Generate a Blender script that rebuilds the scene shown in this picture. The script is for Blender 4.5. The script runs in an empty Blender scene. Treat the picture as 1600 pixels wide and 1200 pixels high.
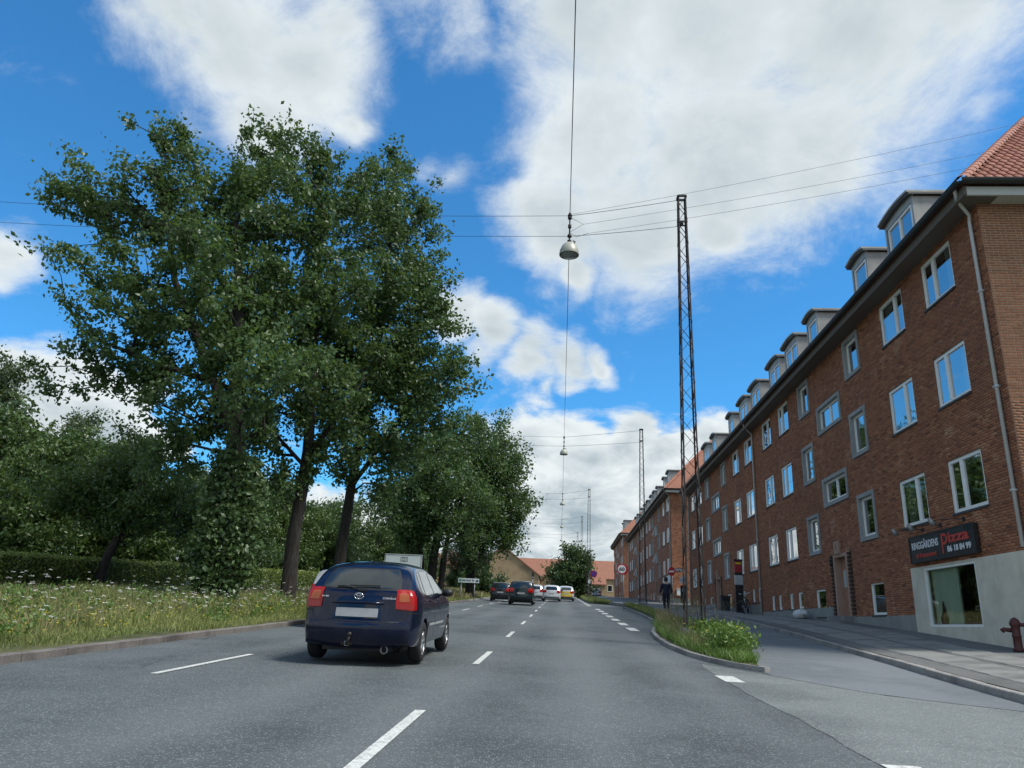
import bpy, bmesh, math, random
import numpy as np
from mathutils import Vector, Matrix
from mathutils.bvhtree import BVHTree

random.seed(7)
RNG = np.random.default_rng(7)
S = bpy.context.scene
COL = S.collection
R = math.radians

# ------------------------------------------------------------------ camera
CAM_H = 1.15
def camera_matrix(f=1165., roll=R(1.3), vx=874., vy=978.5):
    d = np.array([(vx-800)/f, -(vy-600)/f, -1.]); d /= np.linalg.norm(d)
    u = np.array([0, 1., 0]); u -= d*(u@d); u /= np.linalg.norm(u)
    u = u*math.cos(roll) + np.cross(d, u)*math.sin(roll)
    r = np.cross(d, u)
    return np.stack([r, d, u], 1)
cam_data = bpy.data.cameras.new("camera")
cam = bpy.data.objects.new("camera", cam_data); COL.objects.link(cam)
_m = camera_matrix().T
cam.matrix_world = Matrix(((_m[0][0], _m[0][1], _m[0][2], 0), (_m[1][0], _m[1][1], _m[1][2], 0),
                           (_m[2][0], _m[2][1], _m[2][2], CAM_H), (0, 0, 0, 1)))
cam_data.sensor_width = 36; cam_data.lens = 1165/1600*36
cam_data.clip_start = .05; cam_data.clip_end = 3000
S.camera = cam

# ------------------------------------------------------------------ light, sky, exposure
S.view_settings.view_transform = 'Standard'
S.view_settings.look = 'None'
S.view_settings.gamma = 1
S.view_settings.use_curve_mapping = False
S.view_settings.exposure = 0.5
S.cycles.max_bounces = 6; S.cycles.diffuse_bounces = 3; S.cycles.glossy_bounces = 3; S.cycles.transparent_max_bounces = 8; S.cycles.transmission_bounces = 4
SUN_EL, SUN_AZ = R(57), R(112)          # azimuth clockwise from the driving direction
sun_data = bpy.data.lights.new("sun", 'SUN'); sun_data.energy = 3.0; sun_data.angle = R(16)
sun_data.color = (1, .95, .87)
sun = bpy.data.objects.new("sun", sun_data); COL.objects.link(sun)
_sd = Vector((math.sin(SUN_AZ)*math.cos(SUN_EL), math.cos(SUN_AZ)*math.cos(SUN_EL), math.sin(SUN_EL)))
sun.rotation_euler = _sd.to_track_quat('Z', 'Y').to_euler()

world = bpy.data.worlds.new("World"); S.world = world; world.use_nodes = True
def build_sky():
    nt = world.node_tree; N = nt.nodes; L = nt.links; N.clear()
    def n(t, **k):
        x = N.new(t)
        for a, b in k.items(): setattr(x, a, b)
        return x
    def put(sock, v):
        if hasattr(v, 'is_output'): L.new(v, sock)
        else: sock.default_value = v
    def mth(op, a, b=0., c=0., clamp=False):
        x = n('ShaderNodeMath', operation=op, use_clamp=clamp)
        put(x.inputs[0], a); put(x.inputs[1], b); put(x.inputs[2], c)
        return x.outputs[0]
    def vm(op, a, b=(0, 0, 0), out=0):
        x = n('ShaderNodeVectorMath', operation=op); put(x.inputs[0], a); put(x.inputs[1], b)
        return x.outputs[out]
    def sm(v, a, b, c=0., d=1., kind='SMOOTHSTEP'):
        x = n('ShaderNodeMapRange', interpolation_type=kind); put(x.inputs[0], v)
        for i, q in enumerate((a, b, c, d)): put(x.inputs[1+i], q)
        return x.outputs[0]
    def noise(vec, scale, detail, rough=.55, lac=2., dist=0.):
        x = n('ShaderNodeTexNoise'); put(x.inputs['Vector'], vec)
        x.inputs['Scale'].default_value = scale; x.inputs['Detail'].default_value = detail
        x.inputs['Roughness'].default_value = rough; x.inputs['Lacunarity'].default_value = lac
        x.inputs['Distortion'].default_value = dist
        return x
    def mix(fac, a, b):
        x = n('ShaderNodeMix', data_type='RGBA'); put(x.inputs[0], fac); put(x.inputs[6], a); put(x.inputs[7], b)
        return x.outputs[2]
    tc = n('ShaderNodeTexCoord')
    D = tc.outputs['Generated']
    sky = n('ShaderNodeTexSky', sky_type='NISHITA', sun_disc=False, sun_elevation=SUN_EL, sun_rotation=SUN_AZ,
            altitude=0., air_density=1.0, dust_density=.25, ozone_density=3.2)
    # stretch the lookup flat towards the horizon so that clouds look like layers seen from below
    sep = n('ShaderNodeSeparateXYZ'); L.new(D, sep.inputs[0])
    zz = mth('MAXIMUM', sep.outputs[2], 0.)
    inv = mth('DIVIDE', 1., mth('ADD', zz, .32))
    P = vm('SCALE', D); P.node.inputs['Scale'].default_value = 1; L.new(inv, P.node.inputs['Scale'])
    warp = noise(P, 3.2, 3., .62)
    wv = vm('SUBTRACT', warp.outputs['Color'], (.5, .5, .5))
    wv2 = vm('SCALE', wv); wv2.node.inputs['Scale'].default_value = .13
    Dw = vm('ADD', D, wv2)
    M = camera_matrix()
    def dirpx(x, y):
        w = M.T@np.array([(x-800)/1165, -(y-600)/1165, -1.]); return w/np.linalg.norm(w)
    # banks of cumulus: direction and angular radius
    banks = [(300,5,100,.75),(390,50,130,.9),(480,105,130,.95),(420,180,115,.9),(530,40,85,.8),(220,15,65,.6),(545,185,62,.8),
             (640,25,70,.42),(720,35,80,.46),(700,85,40,.36),(950,40,160),(1110,60,230),(1310,50,250),(1480,20,150,.8),(930,195,155),(1110,235,225),
             (1270,215,150),(880,360,110),(1005,355,140),(1115,360,80),(890,425,45),(1540,165,70,.45),(1400,260,70,.36),
             (700,492,52),(760,522,62),(830,545,62),(890,558,56),(935,566,34),(840,597,26,.42),(985,570,26,.36),
             (815,705,95),(900,705,85),(970,690,72),(1045,715,60),(1105,705,50),(900,810,150),(1010,800,120),(770,840,130),
             (70,650,110),(160,690,90),(0,600,70),(15,395,58),(715,297,50,.42),(680,280,36,.34)]
    acc = None
    for (x, y, r, *wgt) in banks:
        c = dirpx(x, y)
        dist = vm('DISTANCE', Dw, tuple(float(q) for q in c), 1)
        wg = wgt[0] if wgt else 1.; v = mth('MULTIPLY_ADD', dist, -wg/(r/1165*1.16), wg)
        acc = v if acc is None else mth('SMOOTH_MAX', acc, v, .12)
    acc = mth('MAXIMUM', acc, sm(sep.outputs[2], .19, .07, 0., .8))
    # the same kind of sky goes on round the rest of the dome
    view = tuple(float(q) for q in dirpx(800, 500))
    far = sm(vm('DISTANCE', D, view, 1), .70, 1.0)
    gen = noise(P, 1.25, 2., .5)
    gen_v = sm(gen.outputs['Fac'], .36, .60, 0., .8)
    acc = mth('MAXIMUM', acc, mth('MULTIPLY', gen_v, far))
    fb = noise(P, 4.6, 8., .67, 2.1, .35)
    fb2 = noise(P, 13., 5., .68)
    d0 = mth('ADD', acc, mth('MULTIPLY', mth('SUBTRACT', fb.outputs['Fac'], .5), .95))
    d0 = mth('ADD', d0, mth('MULTIPLY', mth('SUBTRACT', fb2.outputs['Fac'], .5), .30))
    dens = sm(d0, .08, mth('MULTIPLY_ADD', sm(sep.outputs[2], .20, .36), .40, .28))
    # relief: the same field looked up a little towards the sun
    off = vm('ADD', P, tuple(_sd*.09))
    fbs = noise(off, 4.6, 4., .64, 2.1, .35)
    relief = mth('SUBTRACT', fb.outputs['Fac'], fbs.outputs['Fac'])
    thick = sm(d0, .28, .92)
    low = sm(sep.outputs[2], .36, .06)
    grey = mth('MULTIPLY', thick, mth('MULTIPLY_ADD', low, .16, .48))
    grey = mth('ADD', grey, mth('MULTIPLY', relief, mth('MULTIPLY_ADD', low, -2.0, -1.0)), clamp=True)
    cloud = mix(grey, (.60, .645, .66, 1), (.26, .325, .365, 1))
    skys = n('ShaderNodeVectorMath', operation='MULTIPLY'); L.new(sky.outputs[0], skys.inputs[0]); skys.inputs[1].default_value = (.040, .108, .142)
    # pale band low down
    col = mix(dens, skys.outputs[0], cloud)
    bg = n('ShaderNodeBackground'); L.new(col, bg.inputs[0]); bg.inputs[1].default_value = 1.0
    out = n('ShaderNodeOutputWorld'); L.new(bg.outputs[0], out.inputs[0])
build_sky()

# ------------------------------------------------------------------ terrain
GY = np.array([-400, -60, -20, 0, 10, 20, 33, 54, 78, 110, 150, 220, 400, 2000.])
GZ = np.array([-12, -2.5, -.82, 0, .41, .82, 1.40, 2.42, 3.5, 5.0, 6.8, 9.2, 13, 13.])
def gz(y):
    y = np.asarray(y, float)
    return sum(np.interp(y+o, GY, GZ) for o in (-6, -3, 0, 3, 6))/5 - (.0 if True else 0)
def sstep(a, b, x):
    t = np.clip((np.asarray(x, float)-a)/(b-a), 0, 1); return t*t*(3-2*t)
BY = np.array([-30, 10, 16.7, 17.76, 22.77, 24, 27, 30.7, 38.2, 54.8, 71, 84, 106, 125, 150, 400.])
BZ = np.array([-.9, .72, 1.04, 1.10, 1.44, 1.51, 1.68, 1.82, 2.08, 2.80, 3.62, 4.15, 5.2, 6.0, 7.0, 14.])
def base_z(y): return np.interp(y, BY, BZ)           # pavement level along the brick fronts
def path_off(y): return .02 + .24*sstep(11, 34, y)    # cycle path above the carriageway
def kerb_x(y):                                       # pavement kerb line
    return np.interp(y, [-30, 5, 10.8, 16, 23.5, 32, 70, 300], [5.2, 5.5, 6.0, 6.55, 7.0, 7.2, 7.2, 7.2])
def left_off(x):                                     # verge profile left of the carriageway
    return np.interp(-np.asarray(x, float), [7.2, 8, 11, 13.4, 17, 17.2, 21, 30, 60, 400], [.10, .16, .40, .46, .46, .55, .75, 1.1, 1.6, 6.])

# ------------------------------------------------------------------ material helpers
MATS = {}
def new_mat(name):
    m = bpy.data.materials.new(name); m.use_nodes = True
    nt = m.node_tree; b = nt.nodes['Principled BSDF']
    MATS[name] = m
    return m, nt, b
class G:
    def __init__(s, nt): s.nt = nt; s.N = nt.nodes; s.L = nt.links
    def put(s, sock, v):
        if hasattr(v, 'is_output'): s.L.new(v, sock)
        else: sock.default_value = v
    def tc(s, out='Object'): return s.N.new('ShaderNodeTexCoord').outputs[out]
    def pos(s): return s.N.new('ShaderNodeNewGeometry').outputs['Position']
    def attr(s, name):
        a = s.N.new('ShaderNodeAttribute'); a.attribute_name = name; return a.outputs['Fac']
    def objrand(s): return s.N.new('ShaderNodeObjectInfo').outputs['Random']
    def noise(s, vec, scale, detail=4, rough=.55, out='Fac', dist=0.):
        x = s.N.new('ShaderNodeTexNoise')
        if vec is not None: s.L.new(vec, x.inputs['Vector'])
        x.inputs['Scale'].default_value = scale; x.inputs['Detail'].default_value = detail; x.inputs['Roughness'].default_value = rough
        x.inputs['Distortion'].default_value = dist
        return x.outputs[out]
    def voro(s, vec, scale, feature='F1', out='Distance'):
        x = s.N.new('ShaderNodeTexVoronoi'); x.feature = feature
        if vec is not None: s.L.new(vec, x.inputs['Vector'])
        x.inputs['Scale'].default_value = scale
        return x.outputs[out]
    def mapping(s, vec, scale=(1, 1, 1), loc=(0, 0, 0), rot=(0, 0, 0)):
        x = s.N.new('ShaderNodeMapping'); s.L.new(vec, x.inputs[0])
        x.inputs['Scale'].default_value = scale; x.inputs['Location'].default_value = loc; x.inputs['Rotation'].default_value = rot
        return x.outputs[0]
    def math(s, op, a, b=0., c=0., clamp=False):
        x = s.N.new('ShaderNodeMath'); x.operation = op; x.use_clamp = clamp
        for i, v in enumerate((a, b, c)): s.put(x.inputs[i], v)
        return x.outputs[0]
    def rng(s, v, a, b, c=0., d=1., smooth=True):
        x = s.N.new('ShaderNodeMapRange'); x.interpolation_type = 'SMOOTHSTEP' if smooth else 'LINEAR'
        for i, q in enumerate((v, a, b, c, d)): s.put(x.inputs[i], q)
        return x.outputs[0]
    def mix(s, f, a, b, mode='MIX'):
        x = s.N.new('ShaderNodeMix'); x.data_type = 'RGBA'; x.blend_type = mode
        s.put(x.inputs[0], f)
        for i, v in ((6, a), (7, b)):
            if not hasattr(v, 'is_output') and len(v) == 3: v = (*v, 1)
            s.put(x.inputs[i], v)
        return x.outputs[2]
    def ramp(s, f, stops):
        x = s.N.new('ShaderNodeValToRGB'); s.put(x.inputs[0], f)
        e = x.color_ramp.elements
        while len(e) < len(stops): e.new(.5)
        for q, (p, c) in zip(e, stops): q.position = p; q.color = (*c, 1)
        return x.outputs[0]
    def bump(s, h, strength=.3, dist=.02):
        x = s.N.new('ShaderNodeBump'); s.L.new(h, x.inputs['Height'])
        x.inputs['Strength'].default_value = strength; x.inputs['Distance'].default_value = dist
        return x.outputs[0]
    def sep(s, v):
        x = s.N.new('ShaderNodeSeparateXYZ'); s.L.new(v, x.inputs[0]); return x.outputs
def plain(name, col, rough=.6, metal=0., var=.12, scale=6., bump=0., spec=None, coat=0.):
    if name in MATS: return MATS[name]
    m, nt, b = new_mat(name); g = G(nt); p = g.tc()
    nz = g.noise(p, scale, 5, .6)
    lo = tuple(c*(1-var) for c in col); hi = tuple(min(1, c*(1+var)) for c in col)
    g.put(b.inputs['Base Color'], g.mix(nz, lo, hi))
    g.put(b.inputs['Roughness'], g.rng(nz, .3, .7, max(0, rough-.08), min(1, rough+.08)))
    b.inputs['Metallic'].default_value = metal
    if spec is not None: b.inputs['Specular IOR Level'].default_value = spec
    if coat: b.inputs['Coat Weight'].default_value = coat; b.inputs['Coat Roughness'].default_value = .03
    if bump: g.put(b.inputs['Normal'], g.bump(g.noise(p, scale*6, 4), bump, .01))
    return m

def mat_asphalt(name, dark, light, worn, speck=.5, tracks=True):
    m, nt, b = new_mat(name); g = G(nt); p = g.pos()
    fine = g.voro(p, 52.); fine2 = g.noise(p, 75., 3, .7); big = g.noise(p, .35, 5, .6); mid = g.noise(p, 2.2, 5, .65)
    base = g.mix(g.rng(big, .40, .60), tuple(c*.86 for c in dark), light)
    if tracks:                                        # worn wheel tracks run along the lanes
        x = g.sep(p)[0]; ph = g.math('MULTIPLY', g.math('ADD', x, 3.15), 2*math.pi/1.75)
        tr = g.math('MULTIPLY_ADD', g.math('COSINE', ph), .5, .5)
        tr = g.math('MULTIPLY', tr, g.rng(g.noise(g.mapping(p, (1, .12, 1)), .6, 4), .3, .7))
        base = g.mix(g.math('MULTIPLY', tr, .8), base, worn)
    base = g.mix(g.math('MULTIPLY', g.rng(mid, .45, .75), .35), base, worn)
    sp = g.rng(fine, .25, .55, 1.0, 0.)
    tone = g.voro(p, 52., out='Color'); ts = g.sep(tone)[0]
    stone = g.math('MULTIPLY', sp, g.rng(ts, .35, .95))
    col = g.mix(g.math('MULTIPLY', stone, speck), base, tuple(min(1, c*2.6) for c in worn))
    col = g.mix(g.math('MULTIPLY', g.rng(fine2, .48, .68), .55), col, tuple(c*.45 for c in dark))
    # cracks and tar seams
    cr = g.voro(g.mapping(g.math if False else p, (1, .45, 1)), .42, 'DISTANCE_TO_EDGE')
    crn = g.math('ADD', cr, g.math('MULTIPLY', g.math('SUBTRACT', g.noise(p, 2., 6, .7), .5), .30))
    crm = g.math('MULTIPLY', g.rng(crn, .0, .012, 1., 0.), g.rng(g.noise(p, .23, 2), .60, .66))
    col = g.mix(g.math('MULTIPLY', crm, .55), col, tuple(c*.4 for c in dark))
    g.put(b.inputs['Base Color'], col)
    b.inputs['Roughness'].default_value = .82
    b.inputs['Specular IOR Level'].default_value = .35
    g.put(b.inputs['Normal'], g.bump(g.math('ADD', sp, g.math('MULTIPLY', fine2, .5)), .55, .006))
    return m
mat_asphalt('asphalt_road', (.066, .079, .082), (.088, .103, .106), (.130, .146, .148), .62)
mat_asphalt('asphalt_apron', (.122, .140, .139), (.165, .184, .181), (.21, .225, .22), .5, False)
mat_asphalt('asphalt_path', (.145, .165, .178), (.172, .192, .205), (.20, .215, .225), .10, False)
mat_asphalt('asphalt_strip', (.115, .12, .116), (.15, .153, .147), (.185, .186, .178), .25, False)
mat_asphalt('asphalt_far', (.07, .078, .08), (.10, .11, .112), (.13, .135, .135), .2, False)

def mat_paint(name, col):
    m, nt, b = new_mat(name); g = G(nt); p = g.pos()
    w = g.noise(p, 14., 6, .7); w2 = g.noise(p, 70., 3, .6)
    wear = g.math('MULTIPLY', g.rng(w, .36, .64), g.rng(w2, .36, .60))
    g.put(b.inputs['Base Color'], g.mix(g.math('MULTIPLY', wear, .7), col, (.12, .125, .125)))
    b.inputs['Roughness'].default_value = .7
    g.put(b.inputs['Normal'], g.bump(g.voro(p, 80.), .3, .004))
mat_paint('road_paint', (.62, .635, .60))

def mat_granite(name, a, b_, scale=60.):
    m, nt, b = new_mat(name); g = G(nt); p = g.pos()
    v = g.voro(p, scale, out='Color'); s = g.sep(v)[0]
    col = g.mix(s, a, b_); col = g.mix(g.rng(g.noise(p, 1.3, 5, .6), .4, .7), col, tuple(c*.6 for c in a))
    col = g.mix(g.math('MULTIPLY', g.objrand(), .35), col, tuple(c*.7 for c in b_))
    g.put(b.inputs['Base Color'], col); b.inputs['Roughness'].default_value = .8
    g.put(b.inputs['Normal'], g.bump(g.noise(p, 40., 4), .35, .01))
mat_granite('kerb_granite', (.23, .225, .21), (.37, .355, .335))
mat_granite('kerb_granite_left', (.13, .115, .105), (.22, .198, .182))
mat_granite('slab_concrete', (.185, .19, .18), (.26, .265, .25), 90.)
mat_granite('cobble', (.13, .13, .125), (.21, .205, .195), 30.)

def brick_colours(g, t, p, dark=1.):
    c = g.ramp(t, [(0., (.165, .068, .038)), (.25, (.285, .110, .056)), (.5, (.355, .143, .070)), (.75, (.41, .178, .090)), (1., (.47, .240, .130))])
    soot = g.rng(g.noise(p, .35, 5, .6), .38, .72)
    c = g.mix(g.math('MULTIPLY', soot, .45), c, (.19, .092, .062))
    drip = g.rng(g.noise(g.mapping(p, (1, 1, .09)), 1.6, 5, .65), .52, .72)
    c = g.mix(g.math('MULTIPLY', drip, .35), c, (.16, .080, .056))
    fine = g.noise(p, 45., 4, .7)
    c = g.mix(g.math('MULTIPLY', g.rng(fine, .45, .75), .22), c, (.42, .20, .14))
    return c
def mat_brick(name, source, tint=None):
    m, nt, b = new_mat(name); g = G(nt); p = g.pos()
    t = g.attr('tone') if source == 'attr' else g.objrand()
    c = brick_colours(g, t, p)
    if tint: c = g.mix(.55, c, tint)
    g.put(b.inputs['Base Color'], c); b.inputs['Roughness'].default_value = .9
    b.inputs['Specular IOR Level'].default_value = .25
    g.put(b.inputs['Normal'], g.bump(g.noise(p, 60., 4, .7), .5, .006))
mat_brick('brick_front', 'attr')
mat_brick('brick_gable', 'attr', (.27, .130, .072)); mat_brick('brick_single', 'obj', (.27, .130, .072))
def mat_mortar(name, a, b_, patch=None):
    m, nt, b = new_mat(name); g = G(nt); p = g.pos()
    c = g.mix(g.noise(p, 3., 5, .6), a, b_)
    if patch is not None:                            # repointed joints show paler
        c = g.mix(g.rng(g.noise(p, .9, 3, .6), .61, .66), c, patch)
    g.put(b.inputs['Base Color'], c); b.inputs['Roughness'].default_value = .95
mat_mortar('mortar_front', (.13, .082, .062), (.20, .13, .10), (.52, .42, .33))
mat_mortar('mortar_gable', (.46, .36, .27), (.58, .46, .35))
def mat_brick_far(name, cols=None, mort=(.17, .115, .09), axis='front'):
    m, nt, b = new_mat(name); g = G(nt); p = g.pos(); s = g.sep(p)
    cb = g.N.new('ShaderNodeCombineXYZ')
    if axis == 'front': g.L.new(s[1], cb.inputs[0])
    else: g.L.new(g.math('ADD', s[0], s[1]), cb.inputs[0])
    g.L.new(s[2], cb.inputs[1])
    br = g.N.new('ShaderNodeTexBrick'); g.L.new(cb.outputs[0], br.inputs[0])
    br.inputs['Scale'].default_value = 1; br.inputs['Brick Width'].default_value = .24; br.inputs['Row Height'].default_value = .0667
    br.inputs['Mortar Size'].default_value = .006; br.inputs['Bias'].default_value = 0
    br.inputs['Color1'].default_value = (0, 0, 0, 1); br.inputs['Color2'].default_value = (1, 1, 1, 1); br.inputs['Mortar'].default_value = (.5, .5, .5, 1)
    if cols is None: c = brick_colours(g, br.outputs[0], p)
    else:
        c = g.mix(br.outputs[0], cols[0], cols[1]); c = g.mix(g.rng(g.noise(p, .4, 5), .4, .7), c, tuple(q*.75 for q in cols[0]))
    c = g.mix(br.outputs['Fac'], c, mort)
    g.put(b.inputs['Base Color'], c); b.inputs['Roughness'].default_value = .92
    b.inputs['Specular IOR Level'].default_value = .25
mat_brick_far('brick_far'); mat_brick_far('brick_far_gable', axis='both'); mat_brick_far('brick_yellow', ((.33, .24, .135), (.46, .335, .195)), (.34, .27, .19), 'both')

def mat_plaster(name, col, stain):
    m, nt, b = new_mat(name); g = G(nt); p = g.pos()
    n1 = g.noise(p, 1.1, 6, .65); n2 = g.noise(g.mapping(p, (3, 3, .35)), 1.4, 5, .6); n3 = g.noise(p, 30., 4, .6)
    c = g.mix(g.rng(n1, .35, .7), col, tuple(q*.78 for q in col)); c = g.mix(g.math('MULTIPLY', g.rng(n2, .5, .75), .6), c, stain)
    c = g.mix(g.math('MULTIPLY', g.rng(n3, .4, .8), .2), c, tuple(q*.6 for q in col))
    g.put(b.inputs['Base Color'], c); b.inputs['Roughness'].default_value = .92
    g.put(b.inputs['Normal'], g.bump(g.math('ADD', n3, n1), .35, .015))
mat_plaster('plaster', (.68, .655, .55), (.44, .43, .36)); mat_plaster('plinth_render', (.29, .30, .285), (.19, .20, .19))
mat_plaster('concrete_frame', (.34, .355, .35), (.24, .255, .25)); mat_plaster('portal_render', (.42, .275, .205), (.32, .21, .16))
mat_plaster('mast_foot', (.27, .265, .25), (.17, .17, .16))

def mat_glass(name, tint=(.62, .72, .70), ior=2.0, refl=(1, 1, 1)):
    m = bpy.data.materials.new(name); m.use_nodes = True; MATS[name] = m
    nt = m.node_tree; nt.nodes.clear(); g = G(nt)
    tr = g.N.new('ShaderNodeBsdfTransparent'); tr.inputs[0].default_value = (*tint, 1)
    gl = g.N.new('ShaderNodeBsdfGlossy'); gl.inputs['Roughness'].default_value = .015; gl.inputs[0].default_value = (*refl, 1)
    wob = g.bump(g.noise(g.pos(), .9, 2, .5), .10, .05); g.L.new(wob, gl.inputs['Normal'])
    fr = g.N.new('ShaderNodeFresnel'); fr.inputs[0].default_value = 1.5
    fac = g.math('MULTIPLY_ADD', fr.outputs[0], .8, ior, clamp=True)
    mx = g.N.new('ShaderNodeMixShader'); g.L.new(fac, mx.inputs[0]); g.L.new(tr.outputs[0], mx.inputs[1]); g.L.new(gl.outputs[0], mx.inputs[2])
    o = g.N.new('ShaderNodeOutputMaterial'); g.L.new(mx.outputs[0], o.inputs[0])
mat_glass('window_glass', (.70, .82, .78), .46); mat_glass('shop_glass', (.85, .97, .91), .10)
def mat_tile():
    m, nt, b = new_mat('roof_tile'); g = G(nt); p = g.pos()
    c = g.ramp(g.objrand(), [(0, (.27, .085, .05)), (.5, (.33, .115, .07)), (1, (.38, .15, .09))])
    c = g.mix(g.math('MULTIPLY', g.rng(g.noise(p, 3., 5), .45, .75), .5), c, (.20, .09, .065))
    g.put(b.inputs['Base Color'], c); b.inputs['Roughness'].default_value = .72
    m, nt, b = new_mat('roof_tile_far'); g = G(nt); p = g.pos(); s = g.sep(p)
    u = g.math('ADD', s[0], s[1])
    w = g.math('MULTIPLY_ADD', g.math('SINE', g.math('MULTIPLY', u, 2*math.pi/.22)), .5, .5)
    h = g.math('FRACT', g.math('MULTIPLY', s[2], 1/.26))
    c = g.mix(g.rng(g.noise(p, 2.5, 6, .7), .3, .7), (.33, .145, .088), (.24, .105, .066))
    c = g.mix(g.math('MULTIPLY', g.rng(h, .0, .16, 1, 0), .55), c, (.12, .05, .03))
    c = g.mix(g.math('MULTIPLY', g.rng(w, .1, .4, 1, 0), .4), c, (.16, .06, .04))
    g.put(b.inputs['Base Color'], c); b.inputs['Roughness'].default_value = .8
    g.put(b.inputs['Normal'], g.bump(w, .5, .03))
mat_tile()
def mat_zinc():
    m, nt, b = new_mat('zinc'); g = G(nt); p = g.pos()
    n1 = g.noise(p, 1.6, 5, .6); n2 = g.noise(g.mapping(p, (6, 6, .7)), 1.3, 4)
    c = g.mix(g.rng(n1, .3, .7), (.33, .345, .33), (.44, .455, .43)); c = g.mix(g.math('MULTIPLY', g.rng(n2, .5, .7), .4), c, (.25, .265, .255))
    g.put(b.inputs['Base Color'], c); b.inputs['Roughness'].default_value = .6; b.inputs['Metallic'].default_value = .3
mat_zinc()
plain('zinc_edge', (.10, .108, .11), .5, .3); plain('gutter_dark', (.030, .034, .036), .45, .2); plain('soffit_brown', (.13, .112, .092), .8)
plain('fascia_grey', (.50, .515, .50), .6); plain('downpipe', (.52, .535, .53), .5, .15); plain('white_frame', (.84, .855, .83), .45, var=.05)
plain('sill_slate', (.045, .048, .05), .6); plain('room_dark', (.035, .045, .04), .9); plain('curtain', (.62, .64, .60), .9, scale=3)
plain('blind', (.62, .68, .60), .85, scale=2)
plain('door_brown', (.33, .19, .13), .6); plain('brick_dark', (.045, .022, .017), .85); plain('steel_dark', (.045, .04, .038), .6, .5)
plain('rust_steel', (.052, .045, .044), .75, .35, .35, 9.); plain('galvanised', (.35, .36, .36), .45, .6); plain('black_plastic', (.012, .013, .014), .45)
plain('rubber', (.016, .016, .016), .85); plain('lamp_shade', (.37, .375, .32), .5, .1); plain('lamp_glass', (.22, .25, .25), .2)
plain('wire', (.03, .03, .032), .6); plain('white_paint', (.72, .73, .72), .4, var=.05); plain('sign_red', (.42, .022, .022), .4, var=.06)
plain('sign_blue', (.045, .03, .30), .4, var=.06); plain('sign_grey_back', (.30, .31, .32), .5, .4); plain('sign_black', (.008, .010, .014), .35)
plain('text_white', (.72, .74, .76), .5, var=.02); plain('text_red', (.52, .045, .025), .5, var=.05); plain('text_dark', (.015, .016, .018), .5)
plain('hydrant', (.075, .022, .020), .55, .2, .3, 12.); plain('bag_white', (.62, .63, .62), .6, scale=12, bump=.4)
plain('skin', (.42, .26, .19), .55); plain('navy_cloth', (.012, .017, .040), .85); plain('dark_cloth', (.010, .012, .020), .9); plain('hair', (.025, .018, .013), .7)
plain('bike_black', (.02, .021, .024), .35, .2); plain('bike_green', (.45, .62, .05), .35); plain('chrome', (.6, .6, .6), .2, .9)
plain('bin_dark', (.030, .034, .036), .5); plain('totem_red', (.30, .015, .018), .45); plain('totem_grey', (.42, .45, .46), .4); plain('sign_white_blue', (.60, .68, .70), .5)
plain('sign_green', (.10, .28, .19), .5)

def mat_leaf(name, a, b_, trans=.30, gloss=.38):
    m = bpy.data.materials.new(name); m.use_nodes = True; MATS[name] = m
    nt = m.node_tree; g = G(nt); b = nt.nodes['Principled BSDF']
    t = g.attr('tone')
    c = g.mix(t, a, b_)
    big = g.noise(g.pos(), .45, 3, .6); c = g.mix(g.math('MULTIPLY', g.rng(big, .42, .68), .45), c, tuple(q*.62 for q in a))
    g.put(b.inputs['Base Color'], c); b.inputs['Roughness'].default_value = gloss; b.inputs['Specular IOR Level'].default_value = .45
    tl = g.N.new('ShaderNodeBsdfTranslucent'); g.put(tl.inputs[0], g.mix(.5, c, (.16, .24, .03)))
    mx = g.N.new('ShaderNodeMixShader'); mx.inputs[0].default_value = trans
    g.L.new(b.outputs[0], mx.inputs[1]); g.L.new(tl.outputs[0], mx.inputs[2])
    g.L.new(mx.outputs[0], nt.nodes['Material Output'].inputs[0])
mat_leaf('leaf_poplar', (.034, .080, .028), (.125, .212, .078), .40, .40); mat_leaf('leaf_dark', (.040, .082, .030), (.092, .150, .052), .28)
mat_leaf('leaf_mid', (.056, .110, .032), (.125, .195, .055), .32); mat_leaf('leaf_willow', (.060, .098, .046), (.125, .165, .078), .25)
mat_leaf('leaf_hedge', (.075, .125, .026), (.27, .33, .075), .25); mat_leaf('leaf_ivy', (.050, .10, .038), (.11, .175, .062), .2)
mat_leaf('leaf_copper', (.05, .028, .026), (.085, .05, .04), .2)
mat_leaf('grass', (.150, .210, .050), (.38, .385, .15), .35, .6); mat_leaf('grass_dry', (.22, .20, .10), (.36, .315, .17), .25, .7)
mat_leaf('weed', (.080, .165, .030), (.165, .265, .058), .3, .5)
plain('flower_white', (.70, .71, .64), .8, var=.05); plain('flower_yellow', (.62, .50, .03), .8, var=.1)
def mat_bark(name, a, b_):
    m, nt, b = new_mat(name); g = G(nt); p = g.pos()
    v = g.noise(g.mapping(p, (9, 9, 1.6)), 1.5, 6, .65)
    g.put(b.inputs['Base Color'], g.mix(g.rng(v, .35, .7), a, b_)); b.inputs['Roughness'].default_value = .95
    g.put(b.inputs['Normal'], g.bump(v, .8, .05))
mat_bark('bark', (.014, .012, .010), (.046, .040, .034))
def mat_soil():
    m, nt, b = new_mat('verge_soil'); g = G(nt); p = g.pos()
    c = g.mix(g.rng(g.noise(p, 1.1, 6, .65), .35, .65), (.045, .062, .018), (.10, .105, .038)); c = g.mix(g.rng(g.noise(p, 9., 4), .5, .75), c, (.09, .075, .04))
    g.put(b.inputs['Base Color'], c); b.inputs['Roughness'].default_value = .95
    g.put(b.inputs['Normal'], g.bump(g.noise(p, 14., 5), .8, .08))
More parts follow.
